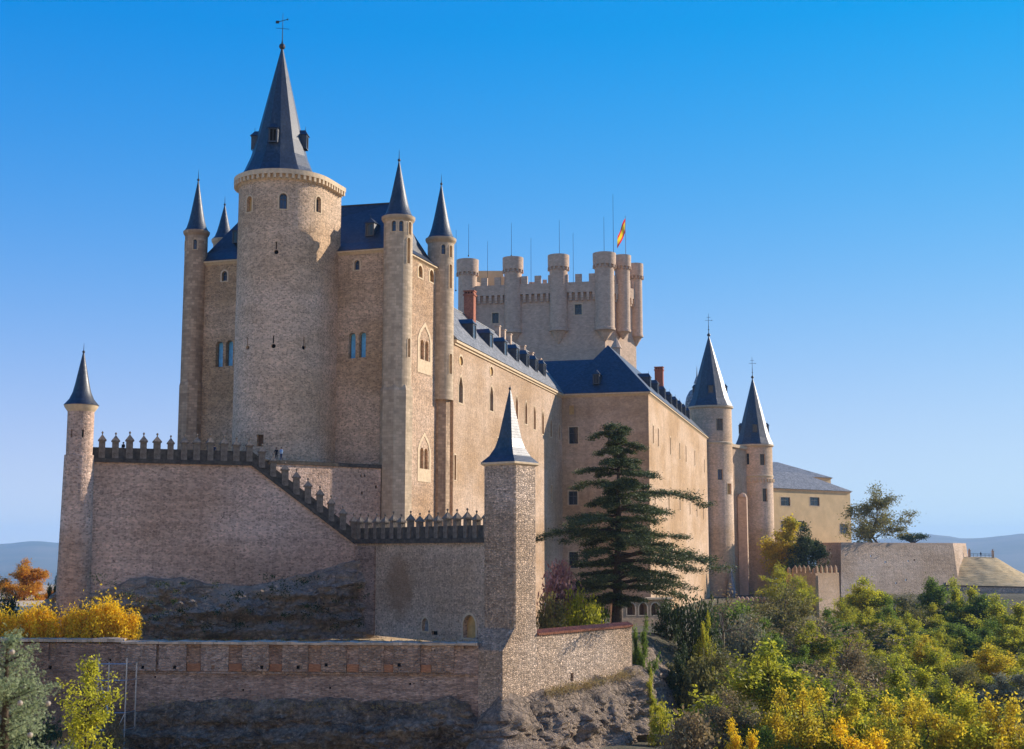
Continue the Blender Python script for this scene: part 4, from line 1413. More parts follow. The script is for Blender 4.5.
# pale domed lantern behind the first tower
c = WX(694, 395, 396)
dt = thing('domed_turret', (c.x, c.y, 20), 'small pale domed lantern turret peeking out left behind the larger slate spire', 'turret')
b = B(); b.rings((c.x, c.y, 20), [(2.7, 0), (2.7, ZH(411, 396) - 20), (2.9, ZH(410, 396) - 20)], 16); smooth_o(b.finish('drum', M['great'], dt))
b = B()
zd = ZH(410, 396); zt_ = ZH(390, 396); hh = zt_ - zd
b.rings((c.x, c.y, zd), [(2.8, 0), (2.7, hh * .35), (2.3, hh * .65), (1.5, hh * .9), (.9, hh)], 16); smooth_o(b.finish('dome', M['slate_pale'], dt))
b = B(); b.rings((c.x + 1.0, c.y, zt_ - .2), [(.8, 0), (.8, 2.2), (1.0, 2.4), (.2, 4.5), (.03, 7.5)], 10); b.finish('lantern', M['slate_pale'], dt)
# ================================================================== TERRACE WALLS AND FRONT TURRETS
mb = B()
mb.box((0, 0, 0), .78, .62, 2.1)
mb.box((0, 0, 2.103), 1.02, .86, .16)
e = [Vector((x * .5, y * .42, 2.265)) for x, y in ((-1, -1), (1, -1), (1, 1), (-1, 1))]
tp = Vector((0, 0, 2.98))
for i in range(4): mb.face([e[i], e[(i + 1) % 4], tp])
mb.rings((0, 0, 2.86), [(.07, 0), (.06, .14), (.15, .26), (.13, .38), (0, .48)], 6, cap_bot=False)
mb.weld()
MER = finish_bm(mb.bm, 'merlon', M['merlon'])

def merlons(parent, a, b_, za, zb, n, off=.5, rz_extra=0.0, frm=0.0, to=1.0):
    a = Vector(a); b_ = Vector(b_)
    d = (b_ - a).normalized(); rz_ = math.atan2(d.y, d.x)
    nn = Vector((d.y, -d.x))
    for i in range(n):
        t = frm + (to - frm) * (i / (n - 1))
        q = a.lerp(b_, t) - nn * off * .5
        MR = random.Random(i * 7 + int(a.x * 10))
        put('merlon', MER, parent, (q.x + MR.uniform(-.06, .06), q.y + MR.uniform(-.06, .06), za + (zb - za) * t), rz_ + MR.uniform(-.09, .09), (MR.uniform(.92, 1.06), MR.uniform(.92, 1.06), MR.uniform(.90, 1.04)))

t1 = WX(77.3, 500, 158.3)
S0 = WX(252, 460, 166.0)
S1 = WX(355, 542, 170.5)
TW = thing('corner_turret_tower', (t1.x, t1.y, -9), 'slender round turret tower with flared slate cone at the left end of the terrace wall', 'turret')
pth = Path(circle(t1, 1.55, 28), closed=True)
ths = []
for a_, z_ in ((-22, 13.3), (30, 13.3)):
    ths.append(dict(u=(R(a_) % (2 * math.pi)) * 1.55, z=z_, w=.22, h=.95, shape='rect', kind='hollow', depth=.3, surround=None))
b = B(); wall(b, pth, 11.0, 16.5, ths)
b.rings((t1.x, t1.y, 0), [(2.05, -10), (1.72, 11.0), (1.72, 11.25), (1.5, 11.3)], 28, cap_top=False)
smooth_o(b.finish('shaft', M['pink'], TW), 35)
windows(pth, ths, TW)
b = B(); b.rings((t1.x, t1.y, 16.5), [(1.55, -.02), (1.7, .2), (1.95, .55), (1.98, .8), (1.2, .82)], 28); smooth_o(b.finish('cornice', M['trim'], TW), 35)
zsp = ZH(405.5, 158.3); H = ZH(351, 158.3) - zsp
spire(TW, t1, zsp, [(2.08, 0), (2.04, .06), (1.45, .75), (1.08, 1.6), (.84, 2.6), (.05, H)], 24)
finial(TW, t1, ZH(352, 158.3) - .15, .17, 1.0)

ZW = 11.0
w1 = thing('battlement_wall', (S0.x, S0.y, -10), 'pinkish rubble terrace wall with a dark merlon parapet running from the corner turret tower', 'wall')
b = B()
b.prism(t1, S0, -10, ZW - .5, -10, ZW - .5, 1.6)
b.prism(S0, S1, -10, ZW - .5, -10, .7, 1.6)
b.finish('wall', M['pink'], w1)
b = B()
b.prism(t1, S0, ZW - .497, ZW, ZW - .497, ZW, 1.0, out=.28)
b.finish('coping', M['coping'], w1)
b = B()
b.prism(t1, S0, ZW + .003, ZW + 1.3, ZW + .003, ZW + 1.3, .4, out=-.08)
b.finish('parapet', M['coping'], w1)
L1 = (S0 - t1).length
merlons(w1, t1, S0, ZW + .003, ZW + .003, 12, .5, frm=2.6 / L1, to=.985)

st = thing('stair_wall', (S1.x, S1.y, 0), 'stepped merlon parapet descending steeply to the right from the end of the pinkish terrace wall', 'wall')
b = B(); b.prism(S0, S1, ZW - .52, ZW - .05, .68, 1.25, 1.0, out=.28); b.finish('coping', M['coping'], st)
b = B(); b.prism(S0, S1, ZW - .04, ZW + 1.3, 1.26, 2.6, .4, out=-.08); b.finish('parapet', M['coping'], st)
merlons(st, S0, S1, ZW + .15, 1.3, 9, .5, frm=.09, to=.99)

c3 = WX(510, 560, 147.0)
r3 = 3.0
RW0 = Vector(circle(c3, r3, 4, R(9))[1]); 
dR = Vector((math.cos(R(54)), math.sin(R(54))))
w2a = S1 + Vector((.2, -.3)); w2b = Vector(circle(c3, r3, 4, R(9))[3]) + Vector((.5, .6))
w2 = thing('battlement_wall', (w2a.x, w2a.y, -10), 'pale rubble wall with dark pointed merlons and an arched doorway, left of the square turret tower', 'wall')
p2 = Path([w2a, w2b])
h2 = [p2.hole(469.5, 626.5, 12.5, 23, 'arch', 'blind', .55, .3), p2.hole(425.5, 624.5, 6.5, 13, 'arch', 'hollow', .35, .18), p2.hole(434.5, 633, 6, 4, 'rect', 'hollow', .3)]  # ochre pane in the doorway is painted as the sunlit passage inside
h2[1]['kind'] = 'blue_niche'
PANE['blue_niche'] = 'slate_pale'
b = B()
Z2 = 1.35
wall(b, p2, -10.5, Z2 - .55, h2)
b.prism(w2a, w2b, -10.5, Z2 - .56, -10.5, Z2 - .56, 1.4, out=-1.15)
# a brown weathered patch low on this wall
gm = stone('stained_pale_rubble', (.62, .45, .31), (.68, .50, .35), (.66, .49, .35), size=(.30, .19), pits=.9, pit_scale=3.2, stain=.22, bump=.7, seed=41, pitcol=.18)
k = NT(gm.node_tree); nt = gm.node_tree
bsdf = nt.nodes['Principled BSDF']; old = bsdf.inputs['Base Color'].links[0].from_socket
pu, pz, _, _ = p2.hit(399, 588); pc = p2.at(pu, pz, 0) - WLOC[w2.name]
co = k.n('ShaderNodeTexCoord').outputs['Object']
vd = k.n('ShaderNodeVectorMath', operation='DISTANCE')
k.l(k.mapping(co, (1, 1, .85)), vd.inputs[0]); vd.inputs[1].default_value = (pc.x, pc.y, pc.z * .85)
dn = k.math('ADD', vd.outputs['Value'], k.math('MULTIPLY', k.math('SUBTRACT', k.noise(co, .6, 6, .7), .5), 4.5))
k.l(k.mix(k.mapr(dn, 2.0, 3.6, .6, 0), old, (.30, .17, .085)), bsdf.inputs['Base Color'])
o = b.finish('wall', gm, w2)
windows(p2, h2, w2)
# darker patched pier at the left end
b = B(); q0, q1 = w2a, w2a.lerp(w2b, .17); b.prism(q0, q1, -10.4, Z2 - .9, -10.4, Z2 - .9, .01, out=.22); b.finish('pier', M['bricky'], w2)
b = B(); q0, q1 = w2a.lerp(w2b, .80), w2a.lerp(w2b, .835); b.finish('x', M['wood'], w2) if False else b.bm.free()
b = B(); b.prism(w2a, w2b, Z2 - .547, Z2, Z2 - .547, Z2, 1.0, out=.3); b.finish('coping', M['coping'], w2)
b = B(); b.prism(w2a, w2b, Z2 + .003, Z2 + 1.4, Z2 + .003, Z2 + 1.4, .4, out=-.06); b.finish('parapet', M['coping'], w2)
merlons(w2, w2a, w2b, Z2 + .003, Z2 + .003, 15, .5, frm=.02, to=.985)

# square front turret tower with four sided flared spire
ft = thing('front_turret_tower', (c3.x, c3.y, -17), 'rough square turret tower standing cornerwise in front, capped by a four-sided flared slate spire', 'turret')
ZF = ZH(463, 147)
b = B()
sq = circle(c3, r3, 4, R(9))
sqc = []
for i in range(4):
    a_, c_, d_ = Vector(sq[i - 1]), Vector(sq[i]), Vector(sq[(i + 1) % 4])
    sqc += [c_ + (a_ - c_).normalized() * .28, c_ + ((a_ - c_).normalized() + (d_ - c_).normalized()) * .09, c_ + (d_ - c_).normalized() * .28]
wall(b, Path(sqc, closed=True), -8.4, ZF - .25)
h_ = r3 / math.sqrt(2); nR = Vector((dR.y, -dR.x))
c3b = c3 - dR * 1.75 - nR * .35
sqb = [c3b + (nR * sx_ + dR * sy_) * (h_ + .35) for sx_, sy_ in ((1, -1), (1, 1), (-1, 1), (-1, -1))]
e_ = (c3 - c3b).dot(dR) + h_ - (h_ + .35) - .01
sqb[1] = sqb[1] + dR * e_; sqb[2] = sqb[2] + dR * e_
wall(b, Path(sqb, closed=True), -18, -10.6)
loop_band(b, [Vector(q) for q in sqb], -10.6, [Vector(q) for q in sq], -8.4)
o = b.finish('shaft', M['front'], ft)
b = B()
e0 = [Vector(q) for q in circle(c3, r3 + .02, 4, R(9))]; e1 = [Vector(q) for q in circle(c3, r3 + .3, 4, R(9))]
loop_band(b, e0, ZF - .35, e1, ZF - .2); loop_band(b, e1, ZF - .2, e1, ZF); b.face([(*q, ZF) for q in e1]); b.finish('cornice', M['trim'], ft)
H = ZH(389, 147) - ZF
spire(ft, c3, ZF + .003, [(3.28, 0), (3.2, .08), (2.35, .75), (1.72, 1.65), (1.32, 2.7), (.06, H)], 4, rot=R(9), smooth=False)
finial(ft, c3, ZH(389, 147) - .12, .17, .35)

# terrace retaining wall under the round tower
w3a = S0 + Vector((.6, .6)); w3b = WX(381, 466, 178.5)
w3 = thing('terrace_wall', (w3b.x, w3b.y, 0), 'plain rubble retaining wall with dark coping at the foot of the keep behind the stair parapet', 'wall')
p3 = Path([w3a, w3b])
h3 = [p3.hole(361, 476, 1.5, 2.5, 'rect', 'hollow', .3), p3.hole(364.5, 475.5, 1.5, 2.5, 'rect', 'hollow', .3), p3.hole(362, 493, 2, 3, 'rect', 'hollow', .3), p3.hole(376, 487, 2, 3.2, 'rect', 'hollow', .3)]
b = B(); wall(b, p3, -3, 10.9, h3); b.prism(w3a, w3b, -3, 10.89, -3, 10.89, 1.5, out=-.6); b.finish('wall', M['pink'], w3)
windows(p3, h3, w3)
b = B(); b.prism(w3a, w3b, 10.903, 11.35, 10.903, 11.35, .6, out=.2); b.finish('coping', M['coping'], w3)

# terrace and courtyard floors
pave = plain('terrace_paving', (.34, .28, .22), .95, .1, .8, .25, bump=.3)
b = B(); b.face([(*q, 11.4) for q in (t1 + Vector((0, .4)), S0 + Vector((0, .6)), w3b, kC + Vector((-.8, .3)), (kC + kD) / 2 + Vector((-3, 0)), kB, kA + Vector((-6, 8)))]); o = b.finish('terrace', pave); tag(o, kind='structure')
b = B(); b.face([(*q, -.6) for q in (S0 + Vector((1, 1.4)), S1 + Vector((1, .8)), w2b + Vector((.9, .5)), c3, P0 + Vector((1, -1)), kC + Vector((2, 0)))]); o = b.finish('courtyard', pave); tag(o, kind='structure')

# garden wall to the right of the square turret
g0 = RW0 + dR * .0
tR = along(RW0, dR, 629)
g1 = RW0 + dR * tR
gw = thing('garden_wall', (g0.x, g0.y, -17), 'sunlit rubble garden wall with red tile capping, right of the square turret tower', 'wall')
pg = Path([g0, g1]); zg0, zg1 = -8.75, -9.0
hg = [pg.hole(572, 677, 3, 8, 'rect', 'hollow', .3)]
b = B()
hexa = pg
wall(b, pg, -18, zg1 - .25, hg)
b.prism(g0, g1, -18, zg1 - .26, -18, zg1 - .26, .9, out=-.32)
b.finish('wall', M['front'], gw)
windows(pg, hg, gw)
b = B()
n_ = int((g1 - g0).length / .42)
for i in range(n_):
    q = g0.lerp(g1, (i + .5) / n_)
    nn = Vector((dR.y, -dR.x))
    pa = q + nn * .25; pb = q - nn * 1.15
    pm_ = (q - nn * .45)
    b.tube([(pa.x, pa.y, zg1 - .18), (pm_.x, pm_.y, zg1 + .16), (pb.x, pb.y, zg1 - .18)], .2, 6)
b.prism(g0, g1, zg1 - .245, zg1 - .12, zg1 - .245, zg1 - .12, 1.1, out=.2)
b.finish('tile_capping', M['tile'], gw, weld=False)

# ================================================================== LOWER CURTAIN WALL
ka = Vector((-82.0, 149.6)); kb = Vector(sqb[3]).lerp(Vector(sqb[0]), .35)
kdir = (kb - ka).normalized(); kn = Vector((kdir.y, -kdir.x))
cw = thing('curtain_wall', (kb.x, kb.y, -18), 'long low reddish brick curtain wall with panelled piers and pale coping across the foreground', 'wall')
pk = Path([ka, kb])
ZK = ZH(640, 147.5)
def ku(px): return pk.hit(px, 655)[0]
ks = ku(122)
hk = [pk.hole(52.5, 652, 8, 18, 'rect', 'panel', .22), pk.hole(50, 667.5, 3.6, 4, 'rect', 'hollow', .4), pk.hole(28, 690, 3, 4, 'rect', 'hollow', .4)]
PANE['panel'] = 'brick_panel'
for (px, py) in ((35, 700), (155, 677), (243, 690), (110, 660), (330, 688), (410, 684)): hk.append(pk.hole(px, py, 2.2, 2.2, 'rect', 'hollow', .3))
b = B()
wall(b, pk, -19.5, ZK - .35, hk)
b.prism(ka, kb, -18.5, ZK - .36, -18.5, ZK - .36, 1.3, out=-.6)
b.finish('wall', M['bricky'], cw)
windows(pk, hk, cw)
zp0 = ZH(669.5, 148)
for (x0, x1, hx) in ((124, 157, 142.5), (159.7, 187, 174.3), (201.6, 229, 213), (243, 269.4, 261.5), (283, 308.5, 298), (322, 346.6, 326), (359.7, 384, None), (394, 420.6, 399), (432, 454, None)):
    u0, u1 = ku(x0), ku(x1)
    pr_ = random.Random(x0); pd = pr_.uniform(.18, .34)
    A2, B2 = pk.at(u0, 0, -pd).xy, pk.at(u1, 0, -pd).xy
    pp_ = Path([pk.at(u0, 0, 0).xy, A2, B2, pk.at(u1, 0, 0).xy])
    hh = []
    if hx: hh = [pp_.hole(hx, 667.3 if hx < 320 else 665, 3.4, 3.4, 'rect', 'hollow', .28)]
    b = B(); wall(b, pp_, zp0, ZK - .353, hh)
    b.face([pk.at(u0, zp0, 0), pk.at(u1, zp0, 0), pk.at(u1, zp0, -pd), pk.at(u0, zp0, -pd)], flip=True)
    pan = b.finish('panel', M['brick_panel'], cw)
    windows(pp_, hh, pan)
b = B()
A2, B2 = pk.at(ku(122), 0, 0).xy, pk.at(pk.L - .3, 0, 0).xy
b.prism(A2, B2, zp0 - .26, zp0 - .08, zp0 - .26, zp0 - .08, .1, out=.16)
b.finish('string_course', M['brick_panel'], cw)
def worn_coping(u0, u1, zlo, zhi, out, back_, seed):
    rr_ = random.Random(seed)
    n_ = max(2, int((u1 - u0) / .8)); prev = None
    b = B()
    for i in range(n_ + 1):
        u = u0 + (u1 - u0) * i / n_
        o = out + rr_.uniform(-.07, .05); zt_ = zhi + rr_.uniform(-.09, .05); zl_ = zlo + rr_.uniform(-.02, .03)
        cur = [pk.at(u, zl_, -o), pk.at(u, zt_ - .06, -o - .02), pk.at(u, zt_ + .02, -o + .25), pk.at(u, zt_ + rr_.uniform(-.04, .04), back_), pk.at(u, zlo, back_)]
        if prev:
            for j in range(4): b.face([prev[j], cur[j], cur[j + 1], prev[j + 1]])
            b.face([prev[4], cur[4], cur[0], prev[0]])
        else: b.face(list(reversed(cur)))
        prev = cur
    b.face(prev)
    return b
worn_coping(0, ks, ZK - .2, ZK + .22, .18, 1.4, 3).finish('coping', M['coping_light'], cw)
worn_coping(ks + .02, pk.L - .1, ZK - .347, ZK, .48, 1.4, 4).finish('coping', M['coping_light'], cw)
b = B(); b.prism(pk.at(ks, 0, 0).xy, pk.at(ks + .5, 0, 0).xy, -17, ZK - .36, -17, ZK - .36, .1, out=.34); b.finish('pier', M['bricky'], cw)

for (x0, x1) in ((187.6, 201), (229.6, 242.4), (270, 282.4), (309, 321.4), (347.2, 359), (384.6, 393.4), (421.2, 431.4)):
    b = B(); b.prism(pk.at(ku(x0), 0, 0).xy, pk.at(ku(x1), 0, 0).xy, zp0 + .02, zp0 + .8, zp0 + .02, zp0 + .8, .05, out=.14); b.finish('brick_infill', M['infill'], cw)

# scaffold
sy = 143.5
sA, sB = WX(97.5, 700, sy), WX(125.5, 700, sy)
sc = thing('scaffold', (sB.x, sB.y, -22), 'small tubular metal scaffold standing against the foot of the brick curtain wall', 'scaffold')
ztop_ = ZH(658, sy)
back = Vector((.5, 2.0))
def pole_(nm, pts, r):
    b = B(); b.tube(pts, r, 6); b.finish(nm, M['galv'], sc)
for q in (sA, sB):
    pole_('post', [(q.x, q.y, -22), (q.x, q.y, ztop_)], .085)
    q2 = q + back; pole_('post', [(q2.x, q2.y, -22), (q2.x, q2.y, ztop_ - .6)], .085)
for y_ in (664, 680.5, 713, 730, 743):
    z_ = ZH(y_, sy)
    pole_('rail', [(sA.x - .1, sA.y, z_), (sB.x + .1, sB.y, z_)], .07)
    pole_('rail', [(sB.x, sB.y, z_), (sB.x + back.x, sB.y + back.y, z_)], .06)
pole_('brace', [(sB.x, sB.y, ZH(713, sy)), (sA.x + 1.5, sA.y, ZH(744, sy))], .06)
pole_('brace', [(sA.x + .2, sA.y, ZH(681, sy)), (sA.x + 1.2, sA.y, ZH(713, sy))], .06)
b = B(); z_ = ZH(714.5, sy); b.prism(sA, sB, z_, z_ + .08, z_, z_ + .08, 2.0); b.finish('platform', M['wood'], sc)

# ================================================================== ROCKS
cliff('rock_outcrop', [(*(WX(30, 600, 164.5)), -8.4, -11), (*(WX(58, 600, 158.2) + Vector((0, -.3))), ZH(590, 157.5), -11), (*WX(100, 585, 158.6), ZH(588, 158.6), -11), (*WX(150, 580, 160.6), ZH(578, 160.6), -11), (*WX(200, 580, 163), ZH(579, 163), -11), (*WX(250, 580, 165.3), ZH(584, 165), -11), (*WX(300, 575, 167.3), ZH(574, 167), -11), (*WX(340, 560, 169), ZH(563, 169), -11), (*WX(363, 550, 169.3), ZH(559, 169), -11), (*WX(372, 560, 171), -4, -11)], M['rock_up'], nt_=44, bulge=1.5, amp=1.2, seed=1.0, ledge=.9)
kpt = lambda px, off=.2: pk.at(ku(px), 0, -off).xy
cliff('rock_cliff', [(*kpt(92), -18.5, -25), (*kpt(122), ZH(709, 148), -25), (*kpt(150), ZH(703, 148), -25), (*kpt(220), ZH(697, 148), -25), (*kpt(300), ZH(696, 147.5), -25), (*kpt(370), ZH(699, 147), -25), (*kpt(440), ZH(698, 146), -25), (*kpt(466), ZH(700, 146), -25), (*WX(482, 700, 148.5), -17.5, -25)], M['rock_low'], nt_=60, bulge=2.4, amp=1.5, seed=2.0, ledge=.6)
gq = lambda t: g0.lerp(g1, t)
cliff('rock_slope', [(*WX(478, 700, 146.5), -17.5, -26), (*(WX(500, 695, 142.6)), ZH(695, 142.6), -26), (*(gq(.25) + Vector((.3, -.8))), ZH(690, 150), -26), (*(gq(.6) + Vector((.3, -.8))), ZH(682, 155), -26), (*(gq(.98) + Vector((.6, -.8))), ZH(672, 160), -26), (*(g1 + Vector((1.6, 2))), -13.5, -26), (*(g1 + Vector((3.2, 9))), -12.5, -24), (*(g1 + Vector((4.6, 18))), -12.5, -22)], M['rock_sun'], nt_=60, bulge=1.2, amp=1.1, seed=3.0, ledge=.35, run=4.0, bed_k=.12, crack_k=1.2, hol_k=2.0)

# ================================================================== SMALL WALLS BELOW THE PALACE
def crenel_wall(name, a, b_, zb, zt, label, mat='block', n=7, mw=.9, mh=1.3, t=.7):
    o = thing(name, (a.x, a.y, zb), label, 'wall')
    b = B(); b.prism(a, b_, zb, zt, zb, zt, t); b.finish('wall', M[mat], o)
    m = B(); m.box((0, 0, 0), mw, .6, mh * .7)
    e = [Vector((x * mw / 2, y * .3, mh * .703)) for x, y in ((-1, -1), (1, -1), (1, 1), (-1, 1))]
    for i in range(4): m.face([e[i], e[(i + 1) % 4], Vector((0, 0, mh))])
    m.weld(); me = finish_bm(m.bm, 'merlon', M[mat])
    d = (b_ - a).normalized(); nn = Vector((d.y, -d.x))
    for i in range(n):
        q = a.lerp(b_, (i + .5) / n) - nn * .32
        put('merlon', me, o, (q.x, q.y, zt + .003), math.atan2(d.y, d.x))
    return o
a_, b_ = WX(736, 610, 350), WX(776, 610, 346)
crenel_wall('crenellated_wall', a_, b_, -30, ZH(603, 348), 'low shaded wall with a row of pointed merlons below the two round slate-spired towers', 'great', 9, .85, 1.7)
q = WX(777, 610, 346); o = thing('gate_pier', (q.x, q.y, -30), 'square ochre pier at the right end of the low merlon wall', 'pier')
b = B(); b.box((q.x, q.y, -30), 1.7, 1.7, ZH(599, 346) + 30); b.finish('shaft', M['block'], o); b = B(); b.box((q.x, q.y, ZH(599, 346) + .003), 2.1, 2.1, .4); b.rings((q.x, q.y, ZH(599, 346) + .4), [(1.2, .006), (0, .8)], 4, rot=R(45)); b.finish('cap', M['trim'], o)
a_, b_ = WX(786, 590, 352), WX(816, 590, 336)
crenel_wall('crenellated_wall', a_, b_, -30, ZH(575, 343), 'short ochre merlon wall leading left from the square crenellated turret', 'block', 6, 1.1, 2.0)
a_ = WX(816, 590, 336); b_ = WX(839.5, 590, 345); 
ct = thing('crenellated_turret', (a_.x, a_.y, -30), 'square pale sunlit turret with pointed merlons rising out of the trees below the bastion', 'turret')
n_ = (b_ - a_).normalized(); nn = Vector((n_.y, -n_.x))
zt_ = ZH(573, 340)
b = B(); b.prism(a_, b_, -30, zt_, -30, zt_, 6.5); b.finish('wall', M['palace'], ct)
m = B(); m.box((0, 0, 0), .85, .55, 1.25)
e = [Vector((x * .42, y * .27, 1.253)) for x, y in ((-1, -1), (1, -1), (1, 1), (-1, 1))]
for i in range(4): m.face([e[i], e[(i + 1) % 4], Vector((0, 0, 2.1))])
m.weld(); me = finish_bm(m.bm, 'merlon', M['palace'])
for i in range(5):
    q = a_.lerp(b_, (i + .5) / 5) - nn * .3; put('merlon', me, ct, (q.x, q.y, zt_ + .003), math.atan2(n_.y, n_.x))
    q = a_ - nn * (.9 + i * 1.25) + n_ * .3; 
    if i: put('merlon', me, ct, (q.x, q.y, zt_ + .003), math.atan2(n_.y, n_.x) + math.pi / 2)
# garden arcade at the foot of the palace block
a_, b_ = WX(616, 610, 214), WX(672, 610, 220)
ga = thing('garden_arcade', (a_.x, a_.y, -16), 'low sunlit stone arcade behind the cedar trunk at the foot of the palace', 'arcade')
pa_ = Path([a_, b_])
ha = [pa_.hole(px, 609, 8, 12, 'arch', 'wood', .9, .2) for px in (631, 643, 655, 666)]
b = B(); wall(b, pa_, -22, ZH(600, 216), ha); b.prism(a_, b_, -22, ZH(600, 216) - .01, -22, ZH(600, 216) - .01, 1.6, out=-1.0); b.finish('wall', M['block'], ga); windows(pa_, ha, ga)
b = B(); b.prism(a_, b_, ZH(600, 216) + .003, ZH(600, 216) + .3, ZH(600, 216) + .003, ZH(600, 216) + .3, 1.6, out=.25); b.finish('coping', M['trim'], ga)

# ================================================================== BASTION, HOUSE, HILL
b0, b1, b2, b3 = WX(818, 545, 400), WX(841, 545, 383), WX(953, 545, 412), WX(966, 545, 438)
ZB = ZH(542.5, 386)
bas = thing('bastion_wall', (b1.x, b1.y, -26), 'huge plain grey bastion wall with leaning face above the autumn trees', 'bastion')
bpth = Path([b0, b1, b2, b3], batter=.10, ztop=ZB)
hb = []
for (px, py) in ((884, 562), (907, 561), (913, 560), (893, 583), (870, 556), (903, 580)): hb.append(bpth.hole(px, py, 1.6, 1.6, 'rect', 'hollow', .3))
b = B(); wall(b, bpth, -28, ZB - .8, hb)
b.finish('wall', M['bastion'], bas) if 'bastion' in M else b.finish('wall', M['great_rubble'] if 'great_rubble' in M else M['grey'], bas)
b = B(); wall(b, Path(ring_off([b0, b1, b2, b3], .02)), ZB - .8, ZB); b.face([(*q, ZB) for q in (b0, b1, b2, b3, b3 + Vector((-10, 30)), b0 + Vector((-15, 40)))]); b.finish('parapet', M['great'], bas)
def house(name, fl, frr, depth, zb, ze, zr, label, wins, inset=.5):
    d = (frr - fl).normalized(); nn = Vector((d.y, -d.x))
    o = thing(name, (fl.x, fl.y, zb), label, 'house')
    pts = [fl, frr, frr - nn * depth, fl - nn * depth]
    ph = Path(pts, closed=True)
    hs = [ph.hole(*w_) for w_ in wins]
    b = B(); wall(b, ph, zb, ze, hs); b.finish('wall', M['ochre'], o)
    windows(ph, hs, o)
    cornice(o, pts, ze + .15, .4, .5)
    b = B()
    E = [Vector((*q, ze + .2)) for q in ring_off(pts, .7)]
    c0 = (pts[0] + pts[3]) / 2; c1 = (pts[1] + pts[2]) / 2
    L = (c1 - c0).length
    k_ = min(depth / 2, L * .45)
    r0 = Vector((*(c0 + d * k_), zr)); r1 = Vector((*(c1 - d * k_), zr))
    b.face([E[0], E[1], r1, r0]); b.face([E[1], E[2], r1]); b.face([E[2], E[3], r0, r1]); b.face([E[3], E[0], r0])
    b.finish('roof', M['slate_grey'], o)
    return o
house('town_house', WX(764, 520, 404), WX(851, 520, 432), 22, 0, ZH(490.5, 420), ZH(472, 428), 'ochre house with grey hipped roof and small dark windows, right of the far round towers', [(785.5, 501.5, 9.5, 8.5, 'rect', 'dark', .3, .25), (814.7, 501.5, 9.5, 8.5, 'rect', 'dark', .3, .25), (844, 529, 8, 10, 'rect', 'dark', .3, .25), (785.5, 526, 9, 10, 'rect', 'dark', .3, .25), (800, 526, 9, 10, 'rect', 'dark', .3, .25)])
house('town_house', WX(742, 520, 440), WX(832, 520, 468), 26, 0, ZH(476, 452), ZH(460.5, 462), 'larger grey-roofed building showing only its roof above the ochre house', [])

# dry grass hill with its low retaining wall
drym, nt, bs = newmat('dry_grass')
k = NT(nt)
co = k.n('ShaderNodeTexCoord').outputs['Object']
f = k.noise(co, .35, 5, .65); g_ = k.noise(k.mapping(co, (.3, .3, 2.2)), 1.0, 5, .65)
col = k.mix(k.mapr(f, .35, .65, 0, 1), (.44, .30, .13), (.54, .39, .19))
col = k.mix(k.mapr(g_, .5, .68, 0, .75), col, (.13, .11, .05))
k.l(col, bs.inputs['Base Color']); bs.inputs['Roughness'].default_value = 1
bpn = k.n('ShaderNodeBump'); bpn.inputs['Strength'].default_value = .8; bpn.inputs['Distance'].default_value = .4
k.l(g_, bpn.inputs['Height']); k.l(bpn.outputs[0], bs.inputs['Normal'])
bm = bmesh.new()
top = [(945, 558), (960, 557), (978, 556.6), (996, 557.6), (1005, 563), (1014, 569), (1026, 575), (1045, 582), (1080, 588)]
G = []
for i in range(61):
    px = 945 + 135 * i / 60
    for k_ in range(len(top) - 1):
        if top[k_][0] <= px <= top[k_ + 1][0]:
            t = (px - top[k_][0]) / (top[k_ + 1][0] - top[k_][0]); yt = top[k_][1] * (1 - t) + top[k_ + 1][1] * t; break
    row = []
    for j in range(22):
        v = j / 15
        Y = 405 + 26 * v
        z0 = ZH(586.5 + 3 * (px - 945) / 135, 405); z1 = ZH(yt, 431)
        if v <= 1: z = z0 + (z1 - z0) * (1 - (1 - v) ** 1.5)
        else: z = z1 - (v - 1) * 14
        p_ = WX(px, 560, Y)
        z += .5 * mnoise.noise(Vector((p_.x * .25, p_.y * .25, 1))) * min(1, v * 3) * (1 if v < .9 else .3)
        row.append(bm.verts.new((p_.x, p_.y, z)))
    G.append(row)
for i in range(60):
    for j in range(21): bm.faces.new((G[i][j], G[i + 1][j], G[i + 1][j + 1], G[i][j + 1]))
tag(obj('hill', bm, drym, smooth=True), kind='structure')
a_, b_ = WX(947, 590, 404), WX(1085, 590, 404)
hw = thing('retaining_wall', (a_.x, a_.y, -26), 'low grey retaining wall in shade below the dry grass hill at the right edge', 'wall')
b = B(); zt_ = ZH(585, 404); zt2 = ZH(588, 404); b.prism(a_, b_, -28, zt_ - .3, -28, zt2 - .3, 1.2); b.finish('wall', M['grey'], hw)
b = B(); b.prism(a_, b_, zt_ - .297, zt_, zt2 - .297, zt2, 1.2, out=.15); b.finish('coping', M['coping'], hw)
